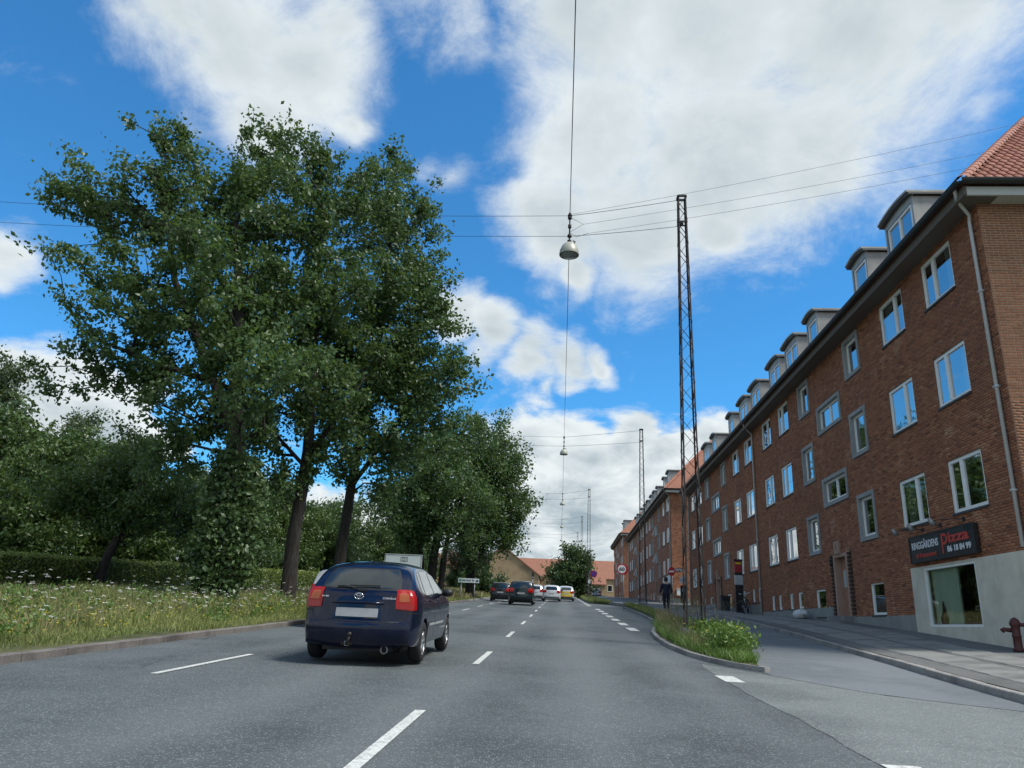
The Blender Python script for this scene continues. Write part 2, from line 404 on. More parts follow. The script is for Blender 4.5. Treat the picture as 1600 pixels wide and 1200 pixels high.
mat_soil()
def mat_car(name, col, flake=.3):
    m, nt, b = new_mat(name); g = G(nt); p = g.pos()
    dirt = g.rng(g.noise(p, 4., 5, .6), .45, .8)
    g.put(b.inputs['Base Color'], g.mix(g.math('MULTIPLY', dirt, .06), col, (.16, .15, .13)))
    b.inputs['Metallic'].default_value = flake if max(col) > .1 else 0.; g.put(b.inputs['Roughness'], g.rng(dirt, 0, 1, .22, .34))
    b.inputs['Coat Weight'].default_value = .75; b.inputs['Coat Roughness'].default_value = .03; b.inputs['Specular IOR Level'].default_value = .12
for nme, c in (('paint_navy', (.0016, .004, .022)), ('paint_silver', (.42, .44, .46)), ('paint_black', (.018, .020, .026)), ('paint_green_black', (.012, .022, .026)),
               ('paint_white', (.62, .64, .66)), ('paint_pale', (.50, .52, .55)), ('paint_yellow', (.60, .42, .05)), ('paint_grey', (.18, .20, .23))): mat_car(nme, c)
plain('car_glass', (.010, .015, .017), .03, 0., .05, spec=.6, coat=.6); plain('rim', (.42, .43, .44), .35, .7)
plain('tail_red', (.33, .006, .005), .2, 0, .25, 30., spec=.3, coat=.3); plain('tail_amber', (.34, .085, .03), .2, 0, .2, 30., spec=.3, coat=.3); plain('plate', (.30, .31, .32), .5, var=.25, scale=9.); plain('tail_dark', (.26, .005, .004), .2, 0, .2, 30., spec=.4, coat=.4)
plain('seam_black', (.004, .004, .006), .6); plain('lamp_clear', (.55, .56, .56), .1, coat=1.)

# ------------------------------------------------------------------ geometry helpers
def mat(x): return MATS[x] if isinstance(x, str) else x
def tag(o, label=None, cat=None, group=None, kind=None):
    if label: o['label'] = label
    if cat: o['category'] = cat
    if group: o['group'] = group
    if kind: o['kind'] = kind
    return o
def link(o, parent=None):
    COL.objects.link(o)
    if parent is not None:
        o.parent = parent
        o.matrix_parent_inverse = root_matrix(parent).inverted()
    return o
def root_matrix(o):
    m = Matrix.LocRotScale(o.location, o.rotation_euler, o.scale)
    if o.parent is not None: m = root_matrix(o.parent) @ o.matrix_parent_inverse @ m
    return m
def thing(name, label, cat, loc=(0, 0, 0), rz=0., group=None):
    o = bpy.data.objects.new(name, None); COL.objects.link(o)
    o.location = loc; o.rotation_euler = (0, 0, rz); o.empty_display_size = .2
    return tag(o, label, cat, group)
def put_local(o, parent):                    # child whose coordinates are local to the parent
    COL.objects.link(o); o.parent = parent; return o
def copy_tree(o, parent=None):
    c = o.copy(); COL.objects.link(c); c.parent = parent
    for ch in [q for q in bpy.data.objects if q.parent is o]: copy_tree(ch, c)
    return c
def fast_mesh(name, V, F, mats, tone=None, smooth=False, sizes=None):
    """V (n,3); F (m,k) index array (or flat with sizes)"""
    me = bpy.data.meshes.new(name)
    V = np.asarray(V, np.float32); F = np.asarray(F, np.int32)
    if sizes is None:
        k = F.shape[1]; sizes = np.full(len(F), k, np.int32); F = F.ravel()
    me.vertices.add(len(V)); me.vertices.foreach_set('co', V.ravel())
    me.loops.add(len(F)); me.loops.foreach_set('vertex_index', F)
    me.polygons.add(len(sizes)); st = np.concatenate([[0], np.cumsum(sizes)[:-1]]).astype(np.int32)
    me.polygons.foreach_set('loop_start', st); me.polygons.foreach_set('loop_total', sizes.astype(np.int32))
    if smooth: me.polygons.foreach_set('use_smooth', np.ones(len(sizes), bool))
    if tone is not None:
        a = me.attributes.new('tone', 'FLOAT', 'FACE'); a.data.foreach_set('value', np.asarray(tone, np.float32))
    for q in mats: me.materials.append(mat(q))
    me.update(calc_edges=True)
    return me
class MB:
    def __init__(s): s.v = []; s.f = []; s.m = []; s.cm = 0
    def add(s, verts, faces):
        o = len(s.v); s.v += [tuple(map(float, p)) for p in verts]; s.f += [tuple(i+o for i in f) for f in faces]; s.m += [s.cm]*len(faces); return s
    def quad(s, *p): return s.add(p, [tuple(range(len(p)))])
    def box(s, x0, x1, y0, y1, z0, z1):
        return s.add([(x0,y0,z0),(x1,y0,z0),(x1,y1,z0),(x0,y1,z0),(x0,y0,z1),(x1,y0,z1),(x1,y1,z1),(x0,y1,z1)],
                     [(0,3,2,1),(4,5,6,7),(0,1,5,4),(1,2,6,5),(2,3,7,6),(3,0,4,7)])
    def beam(s, p, q, w, h=None, up=(0, 0, 1)):
        p = Vector(p); q = Vector(q); h = w if h is None else h; d = (q-p).normalized(); u = Vector(up)
        if abs(d.dot(u)) > .98: u = Vector((1, 0, 0))
        a = d.cross(u).normalized(); b = a.cross(d).normalized()
        pts = [c+a*i*w/2+b*j*h/2 for c in (p, q) for i, j in ((-1,-1),(1,-1),(1,1),(-1,1))]
        return s.add(pts, [(3,2,1,0),(4,5,6,7),(0,1,5,4),(1,2,6,5),(2,3,7,6),(3,0,4,7)])
    def tube(s, pts, r, n=8, cap=True):
        pts = [Vector(p) for p in pts]; k = len(pts); rs = r if hasattr(r, '__len__') else [r]*k
        vs = []; prev = None
        for i, p in enumerate(pts):
            d = (pts[min(i+1, k-1)]-pts[max(i-1, 0)]).normalized()
            if prev is None: a = d.orthogonal().normalized()
            else: a = (prev-d*prev.dot(d)).normalized()
            prev = a; b = d.cross(a)
            vs += [p+(a*math.cos(2*math.pi*j/n)+b*math.sin(2*math.pi*j/n))*rs[i] for j in range(n)]
        fs = [(i*n+j, i*n+(j+1) % n, (i+1)*n+(j+1) % n, (i+1)*n+j) for i in range(k-1) for j in range(n)]
        if cap: fs += [tuple(reversed(range(n))), tuple(range((k-1)*n, k*n))]
        return s.add(vs, fs)
    def lathe(s, prof, n=16, c=(0, 0, 0), axis='z'):
        vs = []
        for r, z in prof:
            for j in range(n):
                a = 2*math.pi*j/n; x, y = r*math.cos(a), r*math.sin(a)
                p = {'z': (x, y, z), 'x': (z, x, y), 'y': (y, z, x)}[axis]
                vs.append((p[0]+c[0], p[1]+c[1], p[2]+c[2]))
        k = len(prof)
        return s.add(vs, [(i*n+j, i*n+(j+1) % n, (i+1)*n+(j+1) % n, (i+1)*n+j) for i in range(k-1) for j in range(n)])
    def prism(s, poly, ext):
        n = len(poly); e = Vector(ext); p = [Vector(q) for q in poly]
        return s.add(p+[q+e for q in p], [tuple(reversed(range(n))), tuple(range(n, 2*n))]+[(i, (i+1) % n, n+(i+1) % n, n+i) for i in range(n)])
    def mesh(s, name, mats, smooth=False, fix=True):
        me = bpy.data.meshes.new(name); me.from_pydata(s.v, [], s.f)
        if not isinstance(mats, (list, tuple)): mats = [mats]
        for q in mats: me.materials.append(mat(q))
        if len(mats) > 1: me.polygons.foreach_set('material_index', s.m)
        if smooth: me.polygons.foreach_set('use_smooth', [True]*len(me.polygons))
        if fix:
            bm = bmesh.new(); bm.from_mesh(me); bmesh.ops.recalc_face_normals(bm, faces=bm.faces); bm.to_mesh(me); bm.free()
        me.update(); return me
    def build(s, name, mats, parent=None, smooth=False, local=False, loc=None):
        o = bpy.data.objects.new(name, s.mesh(name, mats, smooth))
        if loc is not None: o.location = loc
        if local: return put_local(o, parent)
        return link(o, parent)
def obj(name, me, parent=None, loc=None, local=False):
    o = bpy.data.objects.new(name, me)
    if loc is not None: o.location = loc
    return put_local(o, parent) if local else link(o, parent)
def sharp_smooth(o, ang=35):
    me = o.data; me.polygons.foreach_set('use_smooth', [True]*len(me.polygons)); me.set_sharp_from_angle(angle=R(ang)); return o
_dg = None
def text_mesh(body, size, material, bold=0., extrude=.004, sx=1.):
    c = bpy.data.curves.new('lettering', 'FONT'); c.body = body; c.size = size; c.extrude = extrude; c.offset = bold; c.resolution_u = 3
    c.align_x = 'LEFT'
    o = bpy.data.objects.new('lettering', c); COL.objects.link(o)
    dg = bpy.context.evaluated_depsgraph_get(); me = bpy.data.meshes.new_from_object(o.evaluated_get(dg))
    COL.objects.unlink(o); bpy.data.objects.remove(o)
    me.name = 'lettering'; me.materials.clear(); me.materials.append(mat(material))
    if sx != 1: me.transform(Matrix.Diagonal((sx, 1, 1, 1)))
    return me
def fit_text(body, w, h, material, bold=0.):
    """letters fitted into w x h (local x right, y up, z out)"""
    me = text_mesh(body, 1., material, bold*1.)
    co = np.array([v.co for v in me.vertices]); lo = co.min(0); hi = co.max(0)
    me.transform(Matrix.Translation((-lo[0], -lo[1], 0))); me.transform(Matrix.Diagonal((w/(hi[0]-lo[0]), h/(hi[1]-lo[1]), 1, 1)))
    return me

# ------------------------------------------------------------------ the setting
YS = np.concatenate([np.arange(-40, 0, 4), np.arange(0, 60, 1.), np.arange(60, 160, 4), np.arange(160, 420, 20)])
def strip(name, xs_of_y, zoff, material, ys=YS, dz=0., kind='structure'):
    """a sheet along the street: xs_of_y(y)->list of x, zoff(x,y) absolute height"""
    rows = []
    for y in ys:
        rows.append([(x, y, float(zoff(x, y))+dz) for x in xs_of_y(y)])
    k = len(rows[0]); V = [p for r in rows for p in r]
    F = [(i*k+j, i*k+j+1, (i+1)*k+j+1, (i+1)*k+j) for i in range(len(rows)-1) for j in range(k-1)]
    o = obj(name, fast_mesh(name, V, F, [material], smooth=True)); tag(o, kind=kind); return o
def ground_z(x, y):
    return float(gz(y)) - .12 + (float(left_off(x))-.1 if x < -7.3 else 0)
def make_ground():
    xs = [-900, -400, -200, -100, -60, -40, -30, -24, -20, -17, -13.4, -11, -9, -7.3, 0, 4, 7, 10, 14, 20, 40, 100, 300, 900]
    ys = np.concatenate([[-400, -200, -100, -60], YS[YS > -41], [500, 700, 1000, 1500, 2200]])
    strip('ground', lambda y: xs, ground_z, 'verge_soil', ys)
make_ground()
strip('carriageway', lambda y: np.linspace(-7.25, min(6.0, float(kerb_x(y))-.3), 12), lambda x, y: gz(y), 'asphalt_road')
# pale worn asphalt where the side entrance meets the road
AY = np.concatenate([[-6, -3], np.arange(0, 13.9, .5), [13.9, 14.6]])
def apron_left(y): return np.interp(y, [-6, 6, 11.9, 13.5, 14.6], [2.42, 2.44, 2.44, 2.5, 2.58])+.025*math.sin(y*1.7)+.015*math.sin(y*5.3)
def apron_right(y): return np.interp(y, [-6, 9.9, 10.0, 11., 13.1, 14.0, 14.6], [5.35, 5.62, 5.55, 4.35, 3.42, 2.95, 2.62])
strip('entrance_apron', lambda y: np.linspace(apron_left(y), apron_right(y), 5), lambda x, y: gz(y), 'asphalt_apron', AY, .004)
# cycle path behind the planted islands
PY = np.concatenate([np.arange(9.4, 60, .6), np.arange(60, 160, 4)])
def path_left(y): return np.interp(y, [9.4, 10., 10.98, 13.1, 14, 16, 20, 26, 30, 34, 36, 45, 60, 64, 72, 160], [5.9, 5.55, 4.3, 3.38, 3.42, 3.82, 4.40, 4.5, 4.3, 4.2, 5.0, 5.4, 5.7, 5.2, 4.35, 4.35])
strip('cycle_path', lambda y: np.linspace(path_left(y), kerb_x(y), 5), lambda x, y: gz(y)+path_off(y)*sstep(0, .8, x-path_left(y)+(.8 if y > 14 else 0))+.004, 'asphalt_path', PY, .004)
# pavement: kerb, cobble strip, two rows of slabs, asphalt to the wall
def pave_z(x, y):
    k = float(kerb_x(y)); a = float(gz(y)+path_off(y))+.11
    return a + (float(base_z(y))-a)*max(0., (x-k)/(10.-k))
SY = np.concatenate([np.arange(-20, 60, 1.), np.arange(60, 160, 4)])
pavement = strip('pavement', lambda y: [kerb_x(y)+.1, kerb_x(y)+.5, kerb_x(y)+1.3, kerb_x(y)+2.3, 10.0, 12.], lambda x, y: pave_z(min(x, 10.), y), 'asphalt_strip', SY)
def along_pieces(name, parent, x_of_y, z_of, y0, y1, step, half, h, material, jitter=.006, gap=.012, xoff=0.):
    me_cache = {}
    y = y0
    while y < y1:
        L = step
        ym = y+L/2
        dx = (x_of_y(ym+.3)-x_of_y(ym-.3))/.6; x = float(x_of_y(ym))+xoff
        z = float(z_of(x, ym)); dzdy = (float(z_of(x, ym+.5))-float(z_of(x, ym-.5)))
        dzdx = (float(z_of(x+.2, ym))-float(z_of(x-.2, ym)))/.4
        key = (round(L, 2), half, h)
        if key not in me_cache:
            m = MB(); b = min(.012, h*.3); w = half; l = L/2-gap/2
            m.add([(-w,-l,-h),(w,-l,-h),(w,l,-h),(-w,l,-h),(-w,-l,-b),(w,-l,-b),(w,l,-b),(-w,l,-b),(-w+b,-l+b,0),(w-b,-l+b,0),(w-b,l-b,0),(-w+b,l-b,0)],
                  [(0,1,5,4),(1,2,6,5),(2,3,7,6),(3,0,4,7),(4,5,9,8),(5,6,10,9),(6,7,11,10),(7,4,8,11),(8,9,10,11)])
            me_cache[key] = m.mesh(name, material)
        o = bpy.data.objects.new(name, me_cache[key]); o.location = (x, ym, z+random.uniform(-jitter, jitter))
        o.rotation_euler = (math.atan(dzdy)+random.uniform(-.004, .004), -math.atan(dzdx), -math.atan(dx)); link(o, parent)
        y += L
# kerb and slabs as single pieces
along_pieces('kerb_stone', pavement, lambda y: kerb_x(y), lambda x, y: gz(y)+path_off(y)+.115, 4, 62, 1.0, .075, .25, 'kerb_granite')
along_pieces('slab', pavement, lambda y: kerb_x(y)+.95, lambda x, y: pave_z(x, y)+.016, 5, 50, .8, .40, .05, 'slab_concrete')
along_pieces('slab', pavement, lambda y: kerb_x(y)+1.95, lambda x, y: pave_z(x, y)+.016, 5, 50, .8, .40, .05, 'slab_concrete')
def kerb_left(y): return np.interp(y, [-40, 9, 15, 22, 60, 110, 160], [-6.95, -7.08, -7.25, -7.3, -7.3, -7.5, -9.])
left_verge = strip('verge', lambda y: [kerb_left(y)-.02, kerb_left(y)-.04, kerb_left(y)-.3, -8.2, -9.2, -11, -13.4], lambda x, y: gz(y)+left_off(x)-(.20 if x > float(kerb_left(y))-.03 else .02)+.05*math.sin(x*2.3+y*.9)*float(sstep(.3, 1.2, float(kerb_left(y))-x)), 'verge_soil')
along_pieces('kerb_stone', left_verge, kerb_left, lambda x, y: gz(y)+.11, 2, 62, 1.0, .08, .25, 'kerb_granite_left')
far_kerb = MB()
for y in np.arange(62, 150, 4):
    for xf, off in ((kerb_left, .11), (lambda q: kerb_x(q), .35)):
        far_kerb.beam((xf(y), y, gz(y)+off-.1), (xf(y+4), y+4, gz(y+4)+off-.1), .16, .2)
fk = far_kerb.build('kerb_row', 'kerb_granite'); tag(fk, kind='structure')
strip('far_carriageway', lambda y: np.linspace(-17.1, -13.4, 3), lambda x, y: gz(y)+left_off(x)+.0, 'asphalt_far', YS, .006)
fm = MB()
for y in np.arange(5, 120, 2.):
    for x in (-13.35, -17.15): fm.beam((x, y, gz(y)+left_off(x)), (x, y+2, gz(y+2)+left_off(x)), .14, .22)
tag(fm.build('far_kerb', 'kerb_granite_left'), kind='structure')
# lane markings
def marking(x0, x1, y0, y1, skew=0.):
    n = max(2, int((y1-y0)/1.)+1); V = []
    for y in np.linspace(y0, y1, n):
        V += [(x0+skew*(y-y0), y, float(gz(y))+.008), (x1+skew*(y-y0), y, float(gz(y))+.008)]
    F = [(2*i, 2*i+1, 2*i+3, 2*i+2) for i in range(n-1)]
    o = obj('lane_marking', fast_mesh('lane_marking', V, F, ['road_paint'])); tag(o, kind='structure'); return o
for y in np.arange(5.15, 150, 7.45): marking(-1.37, -1.265, y, y+2.6)
for y in np.arange(9.45, 150, 7.45): marking(-4.97, -4.87, y, y+3.0)
for y in (1.9, 5.5, 11.75): marking(2.42, 2.70, y, y+.85)
for y in np.arange(26.3, 54, 4.1): marking(2.36, 2.68, y, y+2.1)
for y in np.arange(62, 130, 4.1): marking(2.2, 2.5, y, y+2.)

# planted islands on the right: soil mound + kerb stones
def island(pts_left, pts_right, label, ys, h=.10, stones=True):
    rows = []
    for y in ys:
        a = float(np.interp(y, *zip(*pts_left))); b = float(np.interp(y, *zip(*pts_right)))
        zr = float(gz(y)); zp = float(gz(y)+path_off(y))
        rows.append([(a, y, zr-.1), (a, y, zr+h), (a+.1*(b-a), y, zr+h+.02), (.5*(a+b), y, max(zr, zp)+h*.9), (b, y, max(zp, zr)+.03), (b+.02, y, zp-.15)])
    k = 6; V = [p for r in rows for p in r]
    F = [(i*k+j, i*k+j+1, (i+1)*k+j+1, (i+1)*k+j) for i in range(len(rows)-1) for j in range(k-1)]
    o = obj('planted_island', fast_mesh('planted_island', V, F, ['verge_soil'], smooth=True)); tag(o, label, kind='structure')
    return o
IL = ((13.8, 3.38), (14.3, 3.14), (15.2, 2.88), (16.5, 2.70), (19, 2.62), (22, 2.72), (25, 2.95), (29, 3.5), (34, 4.15), (36, 4.25))
IR = ((13.8, 3.42), (14.3, 3.50), (16, 3.88), (20, 4.45), (26, 4.55), (30, 4.35), (34, 4.25), (36, 4.3))
isl = island(IL, IR, 'planted island by the side entrance', np.concatenate([[13.8], np.arange(14.1, 36.1, .7)]), h=.075)
def kerb_chain(parent, pts, step=.9, lift=0.):
    """kerb stones along a plan polyline (y,x)"""
    P = [Vector((x, y, float(gz(y)))) for y, x in pts]; seg = []
    for a, b in zip(P[:-1], P[1:]):
        n = max(1, int(round((b-a).length/step)))
        seg += [(a.lerp(b, i/n), a.lerp(b, (i+1)/n)) for i in range(n)]
    for a, b in seg:
        m = MB(); a2 = a.lerp(b, .01); b2 = b.lerp(a, .01); zt = Vector((0, 0, -.015+lift)); m.beam(a2+zt, b2+zt, .115, .20); m.build('kerb_stone', 'kerb_granite', parent)
kerb_chain(isl, [(13.62, 3.50), (13.9, 3.33)]+list(IL[1:]))
kerb_chain(isl, [(36, 4.25), (45, 4.6), (60, 4.9)])
BAY = strip('bay_verge', lambda y: [np.interp(y, [36, 45, 60], [4.30, 4.65, 4.95])+q for q in (0, .02, .5, .9)], lambda x, y: gz(y)+(-.1 if x < np.interp(y, [36, 45, 60], [4.30, 4.65, 4.95])+.01 else .10+(path_off(y)*.9-.06)*min(1, (x-np.interp(y, [36, 45, 60], [4.30, 4.65, 4.95]))/.5)), 'verge_soil', np.arange(36, 60.1, 2))
isl2 = island(((70, 4.6), (74, 3.2), (80, 2.75), (110, 2.75), (150, 2.75)), ((70, 4.7), (74, 4.4), (80, 4.4), (110, 4.4), (150, 4.4)), 'planted strip beyond the bay', np.arange(70, 150, 4.))
kerb_chain(isl2, [(59.8, 4.95), (60.1, 5.66), (62, 5.42), (64, 5.16), (68, 4.75), (72, 4.32)], lift=.14)

# ------------------------------------------------------------------ apartment buildings
UNIT = 21.45
FX = 10.0
PLAIN = [(1.47, 3.10, .62), (4.39, 6.01, .36), (16.17, 17.78, .62), (19.05, 20.68, .40)]
NARROW = [(7.82, 9.22), (13.20, 14.60)]
STAIR = (9.93, 12.45)
DOOR = (10.62, 12.0)
PZ = [(4.30, 5.65), (7.09, 8.46), (9.93, 11.28)]
NZ = [(4.24, 5.78), (7.06, 8.62), (9.88, 11.32)]
SZ = [(5.85, 6.93), (8.66, 9.77)]
EAVE = 11.45
WIN_CACHE = {}
def window_parts(w, h, mull, kind):
    key = (round(w, 2), round(h, 2), mull, kind)
    if key in WIN_CACHE: return WIN_CACHE[key]
    fr = MB(); a = .0; x0, x1 = .025, .10
    surround = None
    if kind == 'framed':
        s = MB(); t = .13
        for (ya, yb, za, zb) in ((0, w, 0, t), (0, w, h-t, h), (0, t, t, h-t), (w-t, w, t, h-t)): s.box(-.045, .16, ya, yb, za, zb)
        surround = s.mesh('surround', 'concrete_frame'); a = t; x0, x1 = .075, .13
    t = .082 if kind != 'basement' else .06
    y0, y1, z0, z1 = a, w-a, a, h-a
    for (ya, yb, za, zb) in ((y0, y1, z0, z0+t+.015), (y0, y1, z1-t, z1), (y0, y0+t, z0+t+.015, z1-t), (y1-t, y1, z0+t+.015, z1-t)): fr.box(x0, x1, ya, yb, za, zb)
    panes = []
    cuts = [y0+t]
    if mull:
        ym = y0+(y1-y0)*mull; fr.box(x0-.006, x1-.004, ym-.055, ym+.055, z0+t+.015, z1-t); cuts += [ym-.055, ym+.055]
    cuts.append(y1-t)
    xp = (x0+x1)/2
    for i in range(0, len(cuts), 2):
        p = MB(); p.quad((xp, cuts[i], z0+t+.015), (xp, cuts[i], z1-t), (xp, cuts[i+1], z1-t), (xp, cuts[i+1], z0+t+.015))
        panes.append(p.mesh('pane', 'window_glass', fix=False))
    sl = None
    if kind != 'framed':
        m = MB(); m.box(-.05, .10, -.02, w+.02, -.055, -.003); sl = m.mesh('sill', 'sill_slate')
    WIN_CACHE[key] = (fr.mesh('window', 'white_frame'), panes, sl, surround); return WIN_CACHE[key]
def curtain_mesh(w, h, side, material):
    m = MB(); n = 14; f = random.uniform(.22, .42)*w if side != 'blind' else w-.1
    a, b = {'near': (.06, .06+f), 'far': (w-.06-f, w-.06), 'blind': (.05, w-.05)}[side]
    z0 = .05 if side != 'blind' else h*random.uniform(.35, .7)
    V = []
    for i in range(n+1):
        y = a+(b-a)*i/n; x = .17+(.025*math.sin(i*1.9) if side != 'blind' else 0); V += [(x, y, z0), (x, y, h-.05)]
    m.add(V, [(2*i, 2*i+2, 2*i+3, 2*i+1) for i in range(n)])
    return m.mesh('curtain', material)
def window(parent, X, y, z, w, h, mull, kind='plain', curtains=True, tilt=0.):
    fm, panes, sl, sur = window_parts(w, h, mull, kind)
    wo = obj('window', fm, parent, (X, y, z))
    for i, pm in enumerate(panes):
        p = bpy.data.objects.new('pane', pm); put_local(p, wo)
        if tilt and i == len(panes)-1:
            pass
    if sl: put_local(bpy.data.objects.new('sill', sl), wo)
    if sur: put_local(bpy.data.objects.new('surround', sur), wo)
    if tilt:                                            # an opened sash hanging outwards from its top edge
        m = MB(); t = .05; ww = w*.42; hh = h-.3
        for (ya, yb, za, zb) in ((0, ww, -hh, -hh+t), (0, ww, -t, 0), (0, t, -hh+t, -t), (ww-t, ww, -hh+t, -t)): m.box(-.02, .02, ya, yb, za, zb)
        so = m.build('sash', 'white_frame'); COL.objects.unlink(so); put_local(so, wo); so.location = (.0, w*.5, h-.12); so.rotation_euler = (0, tilt, 0)
    if curtains and random.random() < .75:
        for side in random.choice((('near',), ('far',), ('near', 'far'), ('blind',), ('near', 'far'))):
            c = bpy.data.objects.new('curtain', curtain_mesh(w, h, side, 'curtain' if side != 'blind' else 'blind')); put_local(c, wo)
    return wo
def wall_grid(name, rects, y0, y1, zlo, zhi, X, material, parent, depth=.16):
    """wall sheet facing -X with rectangular holes and their reveals"""
    ys = sorted({y0, y1, *[q for r in rects for q in r[:2] if y0 < q < y1]}); zs = sorted({zlo, zhi, *[q for r in rects for q in r[2:] if zlo < q < zhi]})
    m = MB()
    for a, b in zip(ys[:-1], ys[1:]):
        za = None
        for c, d in zip(zs[:-1], zs[1:]):
            ym, zm = (a+b)/2, (c+d)/2
            if any(r[0] < ym < r[1] and r[2] < zm < r[3] for r in rects):
                continue
            m.quad((X, a, c), (X, b, c), (X, b, d), (X, a, d))
    for (a, b, c, d) in rects:
        for p, q in (((a, c), (b, c)), ((b, c), (b, d)), ((b, d), (a, d)), ((a, d), (a, c))):
            m.quad((X, p[0], p[1]), (X+depth, p[0], p[1]), (X+depth, q[0], q[1]), (X, q[0], q[1]))
    o = bpy.data.objects.new(name, m.mesh(name, material, fix=False)); return link(o, parent)
BL, BH, JT, CO = .228, .0547, .012, .0667
def brick_field(name, a0, a1, z0, z1, holes, plane, material, parent, proud=.007, skip=None, jitter=.002):
    """running-bond bricks; plane 'x' -> along y facing -x at X=FX ; plane 'y' -> along x facing -y"""
    B = []
    k0 = int(math.floor(z0/CO)); k1 = int(math.ceil(z1/CO))
    for k in range(k0, k1):
        za, zb = k*CO+.006, k*CO+.006+BH
        if za < z0 or zb > z1+.02: continue
        off = (.5 if k % 2 else 0.)*(BL+JT)
        cuts = sorted([(h[0], h[1]) for h in holes if h[2] < (za+zb)/2 < h[3]])
        free = []; c = a0
        for h in cuts:
            if h[0] > c: free.append((c, h[0]))
            c = max(c, h[1])
        if c < a1: free.append((c, a1))
        for f0, f1 in free:
            i0 = int(math.floor((f0-off)/(BL+JT))); i1 = int(math.ceil((f1-off)/(BL+JT)))
            for i in range(i0, i1+1):
                s0 = max(f0, i*(BL+JT)+off); s1 = min(f1, i*(BL+JT)+off+BL)
                if s1-s0 < .03: continue
                if skip and skip(s0, s1, za): continue
                B.append((s0, s1, za, zb))
    B = np.array(B); n = len(B)
    pr = proud+RNG.uniform(-jitter, jitter, n)
    V = np.zeros((n, 8, 3)); S0, S1, Z0, Z1 = B.T
    b = .004
    for j, (s, z, d) in enumerate(((S0, Z0, 0), (S1, Z0, 0), (S1, Z1, 0), (S0, Z1, 0), (S0+b, Z0+b, 1), (S1-b, Z0+b, 1), (S1-b, Z1-b, 1), (S0+b, Z1-b, 1))):
        dep = pr*d-.002*(1-d)
        if plane == 'x': V[:, j, 0] = FX-dep; V[:, j, 1] = s
        else: V[:, j, 0] = s; V[:, j, 1] = parent['gable_y']-dep
        V[:, j, 2] = z
    base = np.array([(4, 5, 6, 7), (0, 1, 5, 4), (1, 2, 6, 5), (2, 3, 7, 6), (3, 0, 4, 7)])
    if plane == 'x': base = base[:, ::-1]
    F = (base[None]+8*np.arange(n)[:, None, None]).reshape(-1, 4)
    t = np.repeat(np.clip(RNG.normal(.5, .22, n), 0, 1), 5)
    me = fast_mesh(name, V.reshape(-1, 3), F, [material], tone=t)
    o = bpy.data.objects.new(name, me); o['kind'] = 'stuff'; return link(o, parent)

def dormer(parent, yc, w, zb, X=10.6):
    """zinc box dormer with a low arched roof and a two-light window"""
    hw = w/2+.15; top = zb+14.30; bot = zb+12.35
    d = MB()
    # cheeks, front rails
    back = 13.2
    d.box(X, back, yc-hw, yc-hw+.10, bot, top); d.box(X, back, yc+hw-.10, yc+hw, bot, top)
    d.box(X, X+.12, yc-hw+.10, yc+hw-.10, top-.16, top)
    for s in (-1, 1):                                  # standing seams across the cheeks
        for k in range(3):
            xa = X+.35+k*.7; d.beam((xa, yc+s*(hw+.008), bot+.1), (xa+.5, yc+s*(hw+.008), top-.02), .02, .02)
    do = d.build('dormer', 'zinc', parent)
    r = MB(); n = 10; prof = []
    for i in range(n+1):
        t = -1+2*i/n; prof.append((yc+t*(hw+.10), top+.02+.11*(1-t*t)))
    for (xa, xb, up, mt) in ((X-.14, back+.6, .0, 0), (X-.19, back+.6, .07, 1)):
        r.cm = mt
        lo = [(xa, y, z+up) for y, z in prof]; hi = [(xa, y, z+up+.068) for y, z in prof]
        lo2 = [(xb, y, z+up) for y, z in prof]; hi2 = [(xb, y, z+up+.068) for y, z in prof]
        k = n+1
        r.add(lo+hi+lo2+hi2, [(i, i+1, k+i+1, k+i) for i in range(n)]+[(k+i, k+i+1, 3*k+i+1, 3*k+i) for i in range(n)]+[(2*k+i, 2*k+i+1, i+1, i) for i in range(n)]
              +[(0, k, 3*k, 2*k), (n, 2*k+n, 3*k+n, k+n)])
        # gable infill of the arch
    r.cm = 1
    r.add([(X+.01, y, z) for y, z in prof]+[(X+.01, prof[-1][0], top-.01), (X+.01, prof[0][0], top-.01)], [tuple(range(n+3))])
    ro = r.build('roof', ['zinc_edge', 'zinc']); COL.objects.unlink(ro); link(ro, do)
    ww = w-.02; fm, panes, sl, sur = window_parts(ww, 1.75, .5 if w > 1.3 else None, 'plain')
    wo = obj('window', fm, do, (X+.0, yc-ww/2, top-1.92))
    for pm in panes: put_local(bpy.data.objects.new('glass', pm), do).location = (X, yc-ww/2, top-1.92)
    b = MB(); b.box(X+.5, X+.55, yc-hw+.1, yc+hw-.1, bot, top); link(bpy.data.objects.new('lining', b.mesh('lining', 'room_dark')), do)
    return do
def downpipe(parent, y, zt, zb, X=FX):
    m = MB(); m.tube([(X-.62, y-.55, zt+.30), (X-.60, y-.5, zt+.12), (X-.50, y-.35, zt-.02), (X-.10, y-.06, zt-.25), (X-.085, y, zt-.42), (X-.085, y, zb)], .045, 8)
    for z in np.arange(zb+1.2, zt-.5, 2.4): m.box(X-.14, X-.02, y-.06, y+.06, z, z+.05)
    return m.build('downpipe', 'downpipe', parent, smooth=True)
